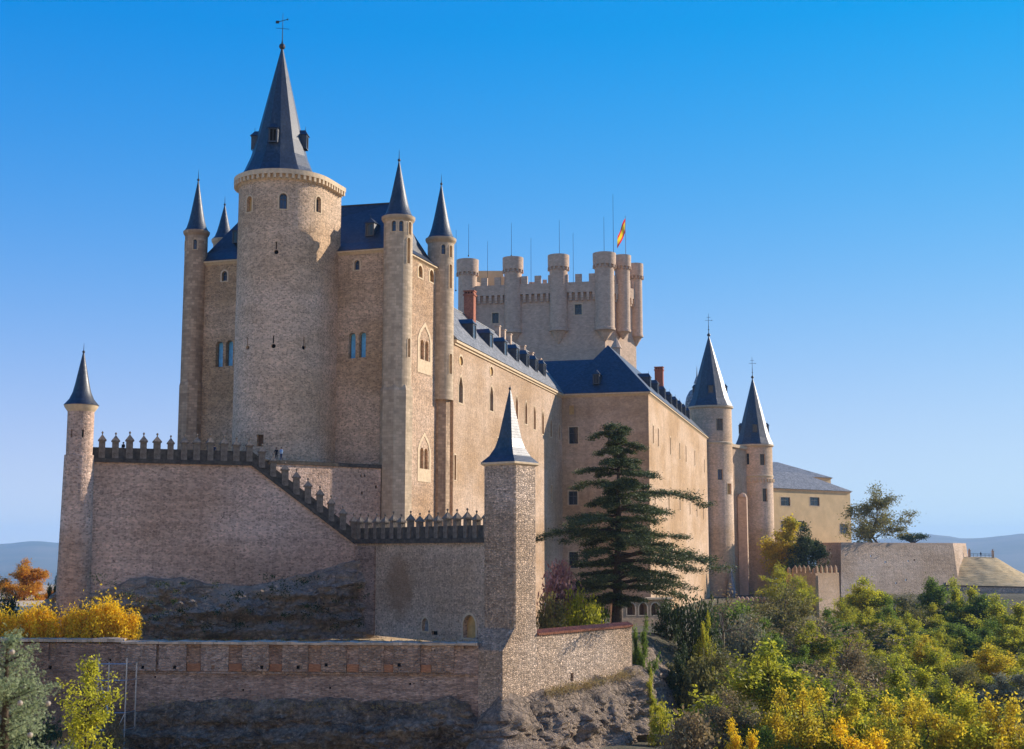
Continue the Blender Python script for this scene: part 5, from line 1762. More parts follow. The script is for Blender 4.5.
# railing with two pillars on the hill
pl, pr = W(969.5, 556.5, 430), W(993, 557, 430)
rl = thing('hilltop_railing', (pl.x, pl.y, pl.z - .3), 'thin railing between two stone pillars on top of the dry grass hill', 'railing')
for q in (pl, pr):
    b = B(); b.box((q.x, q.y, q.z - .5), .6, .6, 2.3); b.box((q.x, q.y, q.z + 1.803), .85, .85, .18); b.rings((q.x, q.y, q.z + 1.98), [(.12, 0), (.28, .25), (.2, .5), (0, .6)], 8); b.finish('pillar', M['great'], rl)
for dz in (.5, .95):
    b = B(); b.tube([(pl.x, pl.y, pl.z + dz), (pr.x, pr.y, pr.z + dz)], .05, 5); b.finish('rail', M['iron'], rl)
for i in range(1, 6):
    q = pl.lerp(pr, i / 6); b = B(); b.tube([(q.x, q.y, q.z - .5), (q.x, q.y, q.z + .98)], .05, 5); b.finish('baluster', M['iron'], rl)

# ================================================================== MOUNTAINS
mm, nt, bs = newmat('mountain_scrub')
k = NT(nt)
co = k.n('ShaderNodeTexCoord').outputs['Object']
f = k.noise(co, .0012, 6, .6)
k.l(k.mix(k.mapr(f, .35, .65, 0, 1), (.06, .07, .035), (.16, .13, .08)), bs.inputs['Base Color'])
bs.inputs['Roughness'].default_value = 1
RIDGE = [(-900, 545), (-500, 540), (-200, 536), (-60, 545), (0, 544), (34, 541), (62, 543), (120, 547), (250, 550), (500, 548), (700, 546), (830, 546), (891, 538.5), (928, 534), (947, 536), (963, 538.5), (982, 538), (1000, 536), (1024, 533.5), (1070, 530), (1150, 534), (1400, 540), (1900, 545)]
bm = bmesh.new()
G = []
for i in range(281):
    px = -900 + 2800 * i / 280
    for k_ in range(len(RIDGE) - 1):
        if RIDGE[k_][0] <= px <= RIDGE[k_ + 1][0]:
            t = (px - RIDGE[k_][0]) / (RIDGE[k_ + 1][0] - RIDGE[k_][0]); t = t * t * (3 - 2 * t); yt = RIDGE[k_][1] * (1 - t) + RIDGE[k_ + 1][1] * t; break
    row = []
    for j in range(25):
        v = j / 20
        Y = 5200 + 5800 * v
        zr_ = ZH(yt, 11000)
        z = -262 + (zr_ + 262) * (v ** 1.3 if v <= 1 else 1 - (v - 1) * 2)
        p_ = WX(px, 545, Y)
        z += 26 * v * (1 - v if v < 1 else 0) * 2 * mnoise.noise(Vector((p_.x * .0011, p_.y * .0008, 0)))
        row.append(bm.verts.new((p_.x, p_.y, z)))
    G.append(row)
for i in range(280):
    for j in range(24): bm.faces.new((G[i][j], G[i + 1][j], G[i + 1][j + 1], G[i][j + 1]))
tag(obj('mountains', bm, mm, smooth=True), kind='structure')

# ================================================================== HAZE
hm = bpy.data.materials.new('haze'); hm.use_nodes = True
nt = hm.node_tree
nt.nodes.remove(nt.nodes['Principled BSDF'])
pv = nt.nodes.new('ShaderNodeVolumePrincipled')
pv.inputs['Color'].default_value = (.42, .68, 1.0, 1)
pv.inputs['Density'].default_value = HAZE_DENSITY
pv.inputs['Anisotropy'].default_value = .1
nt.links.new(pv.outputs[0], nt.nodes['Material Output'].inputs['Volume'])
b = B(); b.box((0, 6000, -264), 44000, 18200, 520)
tag(b.finish('haze', hm), kind='stuff')
# ================================================================== VEGETATION
def mesh_np(name, V, Fq, mats, mi=None, smooth=False):
    me = bpy.data.meshes.new(name)
    V = np.asarray(V, dtype=np.float32); Fq = np.asarray(Fq, dtype=np.int32)
    me.vertices.add(len(V)); me.vertices.foreach_set('co', V.ravel())
    me.loops.add(Fq.size); me.loops.foreach_set('vertex_index', Fq.ravel())
    k_ = Fq.shape[1]
    me.polygons.add(len(Fq)); me.polygons.foreach_set('loop_start', np.arange(0, Fq.size, k_, dtype=np.int32))
    try: me.polygons.foreach_set('loop_total', np.full(len(Fq), k_, dtype=np.int32))
    except Exception: pass
    if smooth: me.polygons.foreach_set('use_smooth', np.ones(len(Fq), dtype=bool))
    me.update(calc_edges=True)
    for m in (mats if isinstance(mats, (list, tuple)) else [mats]): me.materials.append(m)
    return me

def leaf_quads(rng, C, size, flat=0.0, aspect=.62):
    """one small bent leaf spray per centre; returns verts, quads"""
    n = len(C)
    a = rng.normal(size=(n, 3)); 
    a[:, 2] *= (1 - flat)
    a /= np.linalg.norm(a, axis=1, keepdims=True) + 1e-9
    b_ = rng.normal(size=(n, 3)); b_[:, 2] *= (1 - flat * .7)
    b_ -= a * (a * b_).sum(1, keepdims=True); b_ /= np.linalg.norm(b_, axis=1, keepdims=True) + 1e-9
    s = size * rng.uniform(.6, 1.35, size=(n, 1))
    a = a * s; b_ = b_ * s * aspect
    V = np.empty((n, 4, 3))
    V[:, 0] = C - a; V[:, 1] = C + b_ * .8 - a * .1; V[:, 2] = C + a; V[:, 3] = C - b_ * .8 + a * .1
    Q = np.arange(n * 4).reshape(n, 4)
    return V.reshape(-1, 3), Q

class Sticks:
    def __init__(s): s.V = []; s.F = []; s.n = 0
    def add(s, pts, r, k=5):
        pts = [np.asarray(p, dtype=float) for p in pts]
        if np.isscalar(r): r = [r] * len(pts)
        prev = None
        for i, p in enumerate(pts):
            d = pts[min(i + 1, len(pts) - 1)] - pts[max(i - 1, 0)]
            d = d / (np.linalg.norm(d) + 1e-9)
            x = np.cross(d, (0.31, .95, .05)); 
            if np.linalg.norm(x) < .1: x = np.cross(d, (1, 0, 0))
            x /= np.linalg.norm(x); y = np.cross(d, x)
            ang = np.arange(k) * 2 * math.pi / k
            ring = p + (np.outer(np.cos(ang), x) + np.outer(np.sin(ang), y)) * r[i]
            s.V.append(ring); idx = np.arange(k) + s.n; s.n += k
            if prev is not None:
                for j in range(k): s.F.append((prev[j], prev[(j + 1) % k], idx[(j + 1) % k], idx[j]))
            prev = idx
    def mesh(s, name, mat): return mesh_np(name, np.concatenate(s.V), s.F, mat, smooth=True)

def limb(rng, p0, p1, wob=.12, n=4):
    p0 = np.asarray(p0, float); p1 = np.asarray(p1, float)
    L = np.linalg.norm(p1 - p0)
    out = [p0]
    for i in range(1, n):
        t = i / n
        out.append(p0 + (p1 - p0) * t + rng.normal(size=3) * wob * L * .35 + np.array((0, 0, -.10 * L * math.sin(math.pi * t) * .5)))
    out.append(p1)
    return out

def broadleaf(seed, H=9.0, Rr=3.2, base=.25, limbs=9, per=300, leaf=.13, spread=.5, stems=1, twig=2, trunk_r=.2, bark='bark', leafm=None, gap=.15, upright=0.0):
    """trunk mesh + crown mesh of one tree, base at the origin: leaf sprays sit along real limbs so that the outline is uneven"""
    rng = np.random.default_rng(seed)
    st = Sticks(); P = []
    hubs = []
    for s_ in range(stems):
        a = rng.uniform(0, 6.28); off = np.array((math.cos(a), math.sin(a), 0)) * (0 if stems == 1 else Rr * .3)
        tipp = np.array((off[0] * 1.6 + rng.normal() * .4, off[1] * 1.6 + rng.normal() * .4, H * rng.uniform(.80, .95)))
        pts = limb(rng, off * .2 + np.array((0, 0, -1.2)), tipp, .09, 7)
        st.add(pts, [trunk_r * (1 - .9 * i / 7) for i in range(8)], 7)
        hubs.append(pts)
    az = rng.uniform(0, 6.28)
    def puff(c, d, L_, sp_, n_):
        t = rng.normal(size=(n_, 1)) * L_ * .5
        P.append(c + d * t + rng.normal(size=(n_, 3)) * np.array((1, 1, .75)) * sp_)
    for i in range(limbs):
        hb = hubs[i % stems]
        f = base + (1 - base) * ((i + rng.uniform(-.4, .6)) / limbs)
        f = min(max(f, base), .97)
        az += 2.399963 + rng.normal() * .35
        k_ = min(6, max(1, int(f * 7 * .86)))
        p0 = np.asarray(hb[k_])
        reach = Rr * (math.sin(math.pi * min(1, .22 + .74 * f)) ** .8) * rng.uniform(.62, 1.18) * (1 - upright * .4)
        rise = H * (.10 + .16 * rng.uniform()) * (1 + upright) 
        p1 = np.array((p0[0] + math.cos(az) * reach, p0[1] + math.sin(az) * reach, min(H * 1.02, p0[2] + rise)))
        br = limb(rng, p0, p1, .15, 4)
        r0 = trunk_r * (1 - .9 * k_ / 7) * .55 + .02
        st.add(br, [r0, r0 * .75, r0 * .5, r0 * .35, .02], 5)
        nside = rng.integers(4, 7)
        for j in range(nside + 1):
            t = .3 + .75 * j / nside
            kk = min(3, int(t * 4)); q = br[kk] + (br[kk + 1] - br[kk]) * min(1.0, t * 4 - kk)
            d = rng.normal(size=3) * np.array((1, 1, .55)); d /= np.linalg.norm(d); d = d * .75 + (p1 - p0) / (np.linalg.norm(p1 - p0) + 1e-6) * .5
            L_ = reach * rng.uniform(.22, .5) + .3
            e_ = q + d * L_
            st.add([q, (q + e_) / 2 + rng.normal(size=3) * .08, e_], [.035, .025, .01], 3)
            if rng.uniform() < gap: continue
            dn = d / np.linalg.norm(d)
            puff(q + d * L_ * .7, dn, L_ * .8, spread * rng.uniform(.45, 1.05), int(per * rng.uniform(.35, 1.25)))
            for _ in range(twig):
                u = e_ + rng.normal(size=3) * .3
                w_ = u + (dn + rng.normal(size=3) * .5 + np.array((0, 0, .35))) * rng.uniform(.3, .9)
                st.add([u - (w_ - u) * .6, w_], [.016, .008], 3)
                puff((u + w_) / 2, (w_ - u), .5, .14, int(per * .06) + 3)
    for hb in hubs:
        puff(np.asarray(hb[-1]) + np.array((0, 0, .1)), np.array((0, 0, 1.0)), .8, spread * .75, int(per * .9))
    PP = np.concatenate(P)
    V, Q = leaf_quads(rng, PP, leaf)
    return st.mesh('trunk', M[bark]), mesh_np('crown', V, Q, leafm)

def bush(seed, H=2.2, Rr=1.6, clumps=22, per=110, leaf=.13, spread=.38, leafm=None, bark='bark', spiky=0.0):
    rng = np.random.default_rng(seed)
    st = Sticks(); P = []
    for i in range(clumps):
        a = rng.uniform(0, 6.28); h = rng.uniform(.15, 1)
        rr = Rr * math.sqrt(rng.uniform(0, 1)) * math.sqrt(max(.05, 1 - (h - .35) ** 2 * 1.6))
        c = np.array((rr * math.cos(a), rr * math.sin(a), H * h * (1 - .3 * (rr / Rr) ** 2)))
        st.add(limb(rng, (rr * .2 * math.cos(a), rr * .2 * math.sin(a), -.3), c, .12, 3), [.05, .04, .03, .01], 4)
        m_ = int(per * rng.uniform(.6, 1.3))
        P.append(c + rng.normal(size=(m_, 3)) * np.array((1, 1, .8 + spiky)) * spread)
        if spiky:
            for k_ in range(3):
                d = np.array((rng.normal() * .25, rng.normal() * .25, 1)); L = rng.uniform(.4, 1.1) * spiky
                t = rng.uniform(0, 1, size=(16, 1)); P.append(c + d * L * t + rng.normal(size=(16, 3)) * .06)
    P = np.concatenate(P)
    P = P[P[:, 2] > -.1]
    V, Q = leaf_quads(rng, P, leaf)
    return st.mesh('trunk', M[bark]), mesh_np('crown', V, Q, leafm)

def bare_tree(seed, H=8.0, spread=1.0, leaves=500, leafm=None, leaf=.13, bark='bark_grey', depth=5):
    rng = np.random.default_rng(seed)
    st = Sticks(); tips = []
    def grow(p, d, L, r, k_):
        q = p + d * L
        mid = (p + q) / 2 + rng.normal(size=3) * L * .06
        st.add([p, mid, q], [r, r * .85, r * .7], 5 if k_ > 3 else 3)
        if k_ == 0: tips.append(q); return
        for _ in range(2 if rng.uniform() < .45 else 3):
            nd = d + rng.normal(size=3) * .48 * spread + np.array((0, 0, .10)); nd /= np.linalg.norm(nd)
            grow(q, nd, L * rng.uniform(.62, .86), max(.016, r * .62), k_ - 1)
    grow(np.array((0, 0, -1.0)), np.array((.05, .02, 1.0)), H * .30, H * .02, depth)
    tips = np.array(tips)
    idx = rng.integers(len(tips), size=leaves)
    P = tips[idx] + rng.normal(size=(leaves, 3)) * .38
    V, Q = leaf_quads(rng, P, leaf)
    return st.mesh('trunk', M[bark]), mesh_np('crown', V, Q, leafm)

L = {}
L['yellow'] = leafmat('leaf_yellow', (.78, .48, .015), (.88, .64, .03), .55, .4)
L['gold'] = leafmat('leaf_gold', (.52, .35, .02), (.70, .55, .04), .58, .5, (.36, .36, .045))
L['lime'] = leafmat('leaf_yellow_green', (.31, .34, .032), (.58, .53, .04), .58, .5, (.22, .29, .035))
L['green'] = leafmat('leaf_green', (.09, .15, .025), (.22, .30, .04), .55, .5)
L['olive'] = leafmat('leaf_olive', (.15, .145, .045), (.27, .245, .075), .4, .5, (.30, .25, .06))
L['dark'] = leafmat('leaf_dark', (.028, .052, .016), (.07, .105, .03), .3, .5)
L['greygreen'] = leafmat('leaf_grey_green', (.18, .19, .11), (.30, .30, .19), .35, .4)
L['brown'] = leafmat('leaf_brown', (.24, .165, .08), (.36, .27, .13), .35, .5, (.22, .21, .07))
L['orange'] = leafmat('leaf_orange', (.62, .24, .02), (.70, .38, .04), .5, .4)
L['pink'] = leafmat('leaf_pinkish', (.40, .20, .17), (.54, .32, .28), .35, .4)
L['cedar'] = leafmat('cedar_needles', (.05, .075, .028), (.15, .175, .06), .25, .6)
L['cypress'] = leafmat('cypress_spray', (.25, .31, .15), (.39, .44, .23), .4, .35)

# ---- prototypes
PR = {}
def proto(key, pair): PR[key] = pair
proto('round1', broadleaf(1, 9, 3.7, .22, 13, 430, .135, .52, leafm=L['lime']))
proto('round2', broadleaf(2, 9, 3.4, .20, 13, 400, .135, .48, leafm=L['lime'], stems=2))
proto('round3', broadleaf(3, 8, 4.2, .16, 16, 360, .13, .48, leafm=L['gold'], stems=3, twig=3))
proto('round4', broadleaf(24, 9.5, 3.9, .25, 12, 470, .135, .54, leafm=L['lime'], stems=2, gap=.25))
proto('tall1', broadleaf(4, 11, 2.3, .14, 15, 300, .13, .50, leafm=L['green'], upright=.5))
proto('tall2', broadleaf(5, 11, 1.8, .12, 14, 280, .13, .44, leafm=L['green'], upright=.7))
proto('loose1', broadleaf(6, 10, 3.8, .30, 11, 190, .12, .60, leafm=L['olive'], twig=5, trunk_r=.22, bark='bark_grey', gap=.25))
proto('loose2', broadleaf(7, 9, 4.2, .28, 12, 200, .12, .62, leafm=L['olive'], twig=5, stems=2, trunk_r=.2, bark='bark_grey', gap=.22))
proto('bare1', bare_tree(8, 8, 1.0, 420, L['brown']))
proto('bare2', bare_tree(9, 8, .8, 900, L['brown'], depth=5))
proto('bush1', bush(10, 2.6, 2.0, 30, 110, .13, .40, L['dark']))
proto('bush2', bush(11, 2.2, 2.2, 30, 110, .13, .42, L['olive']))
proto('bush3', bush(12, 2.8, 1.7, 26, 120, .13, .38, L['brown']))
proto('hedge', bush(13, 3.2, 1.9, 34, 150, .12, .36, L['yellow'], spiky=.9))

def plant(name, key, x, y, z, label, cat, leafk=None, H=None, group=None, sx=1.0, rz=None, h0=None):
    tr, cr = PR[key]
    base = {'round1': 9.2, 'round2': 9.2, 'round3': 8.2, 'round4': 9.7, 'tall1': 11.2, 'tall2': 11.2, 'loose1': 10.2, 'loose2': 9.2, 'bare1': 8.3, 'bare2': 8.3, 'bush1': 2.9, 'bush2': 2.5, 'bush3': 3.0, 'hedge': 3.9}[key]
    s = H / base
    rng_ = random.Random(hash((round(x, 1), round(y, 1))) & 0xffff)
    rz = rng_.uniform(0, 6.28) if rz is None else rz
    t = thing(name, (x, y, z), label, cat, group, rz)
    for nm, me in (('trunk', tr), ('crown', cr)):
        o = bpy.data.objects.new(nm, me); COL.objects.link(o); o.parent = t
        o.scale = (s * sx, s * sx, s)
        if nm == 'crown' and leafk:
            o.material_slots[0].link = 'OBJECT'; o.material_slots[0].material = L[leafk]
    return t

def tree_at(name, key, px, ytop, wpx, Y, label, cat='tree', leafk=None, group=None, zb=None):
    """a tree standing on the ground under pixel column px at distance Y whose top meets pixel row ytop and whose crown spans wpx"""
    zt = ZH(ytop, Y)
    p = W(px, ytop + 40, Y)
    z0 = ground(p.x, Y) - .2 if zb is None else zb
    H = max(1.0, zt - z0)
    if key.startswith('bush') and H > 1.7 * wpx / F * Y: key = 'round2'
    baser = {'round1': (9.2, 4.0), 'round2': (9.2, 3.8), 'round3': (8.2, 4.6), 'round4': (9.7, 4.3), 'tall1': (11.2, 2.3), 'tall2': (11.2, 1.9), 'loose1': (10.2, 3.6), 'loose2': (9.2, 4.2), 'bare1': (8.3, 3.4), 'bare2': (8.3, 2.8), 'bush1': (2.9, 2.2), 'bush2': (2.5, 2.4), 'bush3': (3.0, 1.9), 'hedge': (3.9, 2.0)}[key]
    wr = wpx / F * Y / 2
    s = H / baser[0]
    sx = wr / (baser[1] * s)
    return plant(name, key, p.x, Y, z0, label, cat, leafk, H, group, sx)

# ---- forest on the slope (pixel column, top row, crown width, distance)
FG = 'autumn trees on the slope below the castle'
FOREST = [
 ('autumn_tree', 'round1', 868, 579, 56, 318, 'round yellow-green tree right of the square crenellated turret under the bastion', 'lime'),
 ('autumn_tree', 'tall1', 934, 570, 30, 322, 'upright bright green tree against the right part of the bastion wall', 'green'),
 ('autumn_tree', 'loose1', 908, 588, 46, 315, 'thin-leaved olive tree in front of the bastion middle, left of the upright green one', 'olive'),
 ('autumn_tree', 'round2', 967, 580, 42, 326, 'yellowish tree at the bastion corner under the dry hill', 'lime'),
 ('autumn_tree', 'tall1', 985, 588, 34, 318, 'narrow green tree beside the yellowish one under the hill wall', 'green'),
 ('autumn_tree', 'round2', 1013, 600, 46, 290, 'bright yellow-green tree at the right edge below the retaining wall', 'lime'),
 ('autumn_tree', 'round1', 905, 628, 50, 270, 'dark green tree in the shaded hollow below the bastion', 'dark'),
 ('autumn_tree', 'tall1', 952, 622, 34, 262, 'slim green tree standing in the hollow between darker crowns', 'green'),
 ('autumn_tree', 'round2', 976, 626, 44, 255, 'rounded mid green tree right of the slim green one', 'green'),
 ('autumn_tree', 'round4', 1004, 630, 50, 250, 'olive-yellow tree under the bright one at the right edge', 'lime'),
 ('autumn_tree', 'round1', 928, 641, 34, 215, 'small golden tree in the middle of the wooded slope', 'gold'),
 ('autumn_tree', 'round2', 905, 652, 48, 205, 'pale green tree below and left of the small golden tree', 'lime'),
 ('autumn_tree', 'loose2', 872, 655, 62, 190, 'open olive tree with visible stems left of the pale green tree', 'olive'),
 ('autumn_tree', 'round1', 996, 650, 54, 200, 'orange-gold tree glowing near the right edge', 'gold'),
 ('autumn_tree', 'loose1', 952, 664, 56, 185, 'greyish olive tree in front of the orange-gold one', 'olive'),
 ('autumn_tree', 'round2', 1016, 672, 44, 172, 'grey-green tree cut by the right edge of the view', 'greygreen'),
 ('autumn_tree', 'bare2', 843, 618, 64, 225, 'half bare brown tree in front of the square crenellated turret', 'brown'),
 ('autumn_tree', 'loose2', 803, 582, 66, 240, 'olive tree with forked trunk in front of the ochre merlon wall', 'olive'),
 ('autumn_tree', 'loose1', 842, 640, 60, 180, 'brownish olive tree below the half bare brown tree', 'brown'),
 ('autumn_tree', 'round1', 770, 650, 96, 142, 'large yellow-green tree in the middle of the lower slope', 'lime'),
 ('autumn_tree', 'round3', 806, 690, 80, 125, 'spreading golden-green tree right of the large yellow-green tree', 'gold'),
 ('autumn_tree', 'round3', 912, 700, 84, 116, 'broad golden brown tree at the bottom, left of its twin', 'gold'),
 ('autumn_tree', 'round3', 983, 697, 90, 118, 'broad rust-gold tree at the bottom right corner', 'gold'),
 ('autumn_tree', 'round2', 858, 724, 66, 104, 'bright yellow tree at the bottom edge below the olive trees', 'yellow'),
 ('autumn_tree', 'bare2', 830, 660, 60, 150, 'dark twiggy tree between the large yellow-green tree and the olive trees', 'brown'),
 ('autumn_tree', 'loose1', 724, 640, 50, 172, 'loose brown-green tree left of the large yellow-green tree', 'olive'),
 ('autumn_tree', 'loose2', 715, 688, 66, 138, 'low olive-brown tree at the bottom, right of the bare rock slope', 'brown'),
 ('autumn_tree', 'tall2', 784, 508, 30, 384, 'golden tree beside the slimmer round tower under the ochre house', 'gold'),
 ('autumn_tree', 'round1', 808, 525, 40, 378, 'dark green tree under the ochre house windows', 'dark'),
 ('autumn_tree', 'loose1', 786, 560, 36, 330, 'sparse yellowish tree rising at the foot of the slimmer round tower', 'lime'),
 ('autumn_tree', 'loose2', 870, 481, 62, 400, 'airy olive tree standing alone on the bastion terrace beside the ochre house', 'olive'),
 ('autumn_tree', 'round2', 893, 600, 34, 300, 'small green tree between the round yellow-green and olive trees under the bastion', 'green'),
 ('autumn_tree', 'loose1', 760, 612, 40, 235, 'olive-leaved tree in front of the low merlon wall', 'olive'),
 ('autumn_tree', 'round2', 940, 690, 60, 150, 'olive green tree behind the two broad bottom trees', 'olive'),
 ('autumn_tree', 'round4', 880, 700, 54, 140, 'yellowish tree left of the broad golden brown tree', 'lime'),
]
TZ = ZB
for (nm, key, px, yt, w_, Y, lab, lk) in FOREST:
    tree_at(nm, key, px, yt - (4 if Y < 300 else 0), w_ * (1.45 if Y < 300 else 1.15), Y, lab, 'tree', lk, FG if 'terrace' not in lab else None, zb=(ZB - .2 if 'bastion terrace' in lab else None))

# dense wood between them: trees nothing tells apart share a label by kind
rf = random.Random(12)
KINDS = [('round1', 'lime', 'yellow-green tree lost in the dense wood on the slope'), ('round4', 'lime', 'yellow-green tree lost in the dense wood on the slope'), ('round2', 'lime', 'yellow-green tree lost in the dense wood on the slope'), ('loose1', 'lime', 'thin pale green tree lost in the dense wood on the slope'), ('round4', 'green', 'mid green tree lost in the dense wood on the slope'), ('round4', 'lime', 'yellow-green tree lost in the dense wood on the slope'), ('loose2', 'olive', 'olive tree lost in the dense wood on the slope')]
used_ = []
cnt = 0; tries = 0
while cnt < 42 and tries < 5000:
    tries += 1
    Y = rf.uniform(108, 345); px = rf.uniform(705 + 30 * (Y > 200) + 40 * (Y > 300), 1045)
    p_ = W(px, 600, Y)
    if sdist(p_.x, Y) < 9: continue
    if any((p_.x - a) ** 2 + (Y - c) ** 2 < 40 for a, c in used_): continue
    if px < 800 and 225 < Y: continue
    used_.append((p_.x, Y)); cnt += 1
    key, lk, lab = rf.choice(KINDS)
    z_ = ground(p_.x, Y) - .2
    plant('autumn_tree', key, p_.x, Y, z_, lab, 'tree', lk, rf.uniform(7.0, 10.0), 'trees of the dense wood', rf.uniform(.95, 1.25))

# ---- shrubs and singles near the castle
tree_at('bare_tree', 'bare1', 722, 572, 84, 205, 'leafless tree with long grey-brown boughs below the larger slate-spired tower', 'tree', 'brown')
tree_at('evergreen_shrub', 'bush1', 694, 590, 46, 182, 'dark evergreen thicket right of the cedar trunk', 'shrub', 'dark')
tree_at('evergreen_shrub', 'bush1', 667, 596, 30, 186, 'dark shrub under the right cedar branches', 'shrub', 'dark')
tree_at('evergreen_shrub', 'bush1', 683, 645, 36, 170, 'rounded dark evergreen bush above the pale scree', 'shrub', 'dark')
tree_at('evergreen_shrub', 'bush1', 738, 600, 60, 250, 'dark green thicket at the foot of the larger slate-spired tower', 'shrub', 'green')
tree_at('shrub', 'bush2', 707, 615, 22, 178, 'small bright yellow shrub among dark evergreens', 'shrub', 'lime')
tree_at('shrub', 'bush1', 640, 618, 24, 166, 'bright green shrub at the right end of the garden wall', 'shrub', 'green')
tree_at('shrub', 'bush2', 652, 672, 20, 161, 'green creeping bush down the rock below the garden wall', 'shrub', 'lime')
tree_at('shrub', 'bush2', 662, 705, 24, 155, 'light green bush on the lower rock slope', 'shrub', 'lime')
tree_at('shrub', 'bush3', 700, 662, 50, 168, 'dull olive bush on the scree below the round evergreen', 'shrub', 'olive')
tree_at('shrub', 'bush2', 745, 618, 46, 215, 'grey-green bush below the low merlon wall', 'shrub', 'greygreen')
tree_at('cypress', 'tall2', 769, 608, 13, 318, 'small black-green cypress in front of the low merlon wall', 'tree', 'dark')
tree_at('shrub', 'bush3', 690, 716, 60, 132, 'brown leafless bush at the bottom between rock and trees', 'shrub', 'brown')
tree_at('shrub', 'round2', 745, 722, 46, 118, 'low yellow bush at the bottom in front of the yellow-green tree', 'shrub', 'yellow')
for (px, yt, w_, Y, lab, lk, key) in ((558, 566, 44, 168, 'pinkish twiggy shrub beside the square turret tower', 'pink', 'bush3'), (552, 596, 34, 162, 'green bush close to the square turret tower', 'olive', 'bush2'), (580, 592, 46, 166, 'yellow-green bush behind the garden wall', 'lime', 'bush2'), (597, 600, 30, 172, 'darker green bush left of the cedar trunk', 'green', 'bush1')):
    tree_at('garden_shrub', key, px, yt, w_, Y, lab, 'shrub', lk, 'shrubs in the garden behind the wall')
# yellow row behind the curtain wall
for (px, yt, w_) in ((-12, 603, 38), (12, 608, 32), (36, 600, 36), (60, 609, 34), (84, 602, 36), (106, 594, 40), (124, 606, 30)):
    lab = {-12: 'yellow shrub cut by the left edge above the curtain wall', 12: 'yellow shrub below the orange tree, second of the row', 36: 'golden shrub at the right of the orange tree in the yellow row', 60: 'lower yellow shrub under the corner turret tower', 84: 'bright yellow shrub just right of the corner turret tower', 106: 'tallest spiky yellow shrub of the row', 124: 'smaller yellow shrub ending the row at right'}[px]
    kx = WX(px, 620, 154.0).x; ky = ka.y + (kx - ka.x) * kdir.y / kdir.x + 2.7
    tree_at('yellow_shrub', 'hedge', px, yt, w_ * 1.1, ky, lab, 'shrub', 'yellow', 'yellow shrubs behind the curtain wall', zb=-11.6)
tree_at('orange_tree', 'round1', 26, 560, 48, 300, 'rounded orange autumn tree left of the corner turret tower', 'tree', 'orange')
tree_at('evergreen_shrub', 'bush1', 50, 578, 22, 175, 'dark shrub between the orange tree and the corner turret tower', 'shrub', 'dark')
tree_at('evergreen_shrub', 'bush1', 4, 590, 24, 190, 'dark shrub at the left edge below the orange tree', 'shrub', 'dark')
# far parasol pine and roofs beyond the bastion terrace
p = W(913, 545, 560)
pt = thing('stone_pine', (p.x, 560, ZH(548, 560) - 6), 'distant dark umbrella-shaped pine showing over the bastion top', 'tree')
rng = np.random.default_rng(5)
st_ = Sticks(); z0 = -6.0 + 6
hp = ZH(531, 560) - (ZH(548, 560) - 6)
st_.add([(0, 0, -10), (.2, 0, hp * .7)], [.5, .3], 6)
P = []
for i in range(30):
    c = np.array((rng.uniform(-5, 5), rng.uniform(-4, 4), hp * .82 + rng.uniform(-.8, 1.0)))
    st_.add([(.2, 0, hp * .6), c], [.15, .05], 4)
    P.append(c + rng.normal(size=(90, 3)) * np.array((.9, .9, .45)))
V, Q = leaf_quads(rng, np.concatenate(P), .3)
put('trunk', st_.mesh('trunk', M['bark']), pt, pt.location); put('crown', mesh_np('crown', V, Q, L['dark']), pt, pt.location)

# ---- undergrowth: ground cover nobody could count, one object
rng = np.random.default_rng(77)
P = []
n_try = 0
cent = []
while len(cent) < 1500 and n_try < 40000:
    n_try += 1
    y = rng.uniform(100, 385); x = rng.uniform(6, 175)
    if x > .47 * y + 6: continue
    s_ = sdist(x, y)
    if s_ < 2.5: continue
    if y < 178 and x < 26 + (y - 150) * .2 and rng.uniform() < .93: continue
    cent.append((x, y))
for (x, y) in cent:
    z = ground(x, y)
    m_ = int(110 * (1 if y < 200 else .7)); sp_ = rng.uniform(.6, 1.1)
    q = np.array((x, y, z + .6)) + rng.normal(size=(m_, 3)) * np.array((1.0, 1.0, .7)) * sp_
    P.append(q)
V, Q = leaf_quads(rng, np.concatenate(P), .145)
o = bpy.data.objects.new('undergrowth', mesh_np('undergrowth', V, Q, leafmat('undergrowth_leaf', (.085, .10, .025), (.18, .17, .045), .4, .5, (.19, .15, .06)))); COL.objects.link(o); tag(o, kind='stuff')
# dry grass and weeds on the rock slope
P = []
for i in range(260):
    t = rng.uniform(0, 1)
    q = g0.lerp(g1, t); nn = Vector((dR.y, -dR.x))
    oo = rng.uniform(.4, 1.6)
    p_ = q + nn * oo
    z = ZH(690, 150) * (1 - t) + ZH(674, 160) * t + .25 - oo * .25
    P.append(np.array((p_.x, p_.y, z)) + rng.normal(size=(14, 3)) * np.array((.22, .22, .25)))
for i in range(150):
    u = rng.uniform(2, pk.L - 1) if i % 3 else ku(rng.uniform(130, 470)); q = pk.at(u, ZK + .05, rng.uniform(-.3, 1.3))
    P.append(np.array(q) + rng.normal(size=(int(rng.integers(4, 14)), 3)) * np.array((.14, .14, .11)))
for i in range(130):
    u = ku(rng.uniform(126, 468)); q = pk.at(u, ZH(701, 147), -rng.uniform(.6, 1.8)); P.append(np.array((q.x, q.y, q.z + rng.normal() * .25 - .1)) + rng.normal(size=(10, 3)) * np.array((.2, .2, .15)))
V, Q = leaf_quads(rng, np.concatenate(P), .14, aspect=.25)
o = bpy.data.objects.new('dry_grass', mesh_np('dry_grass', V, Q, leafmat('dry_grass_blade', (.34, .24, .09), (.46, .34, .14), .3, .4, (.2, .19, .06)))); COL.objects.link(o); tag(o, kind='stuff')

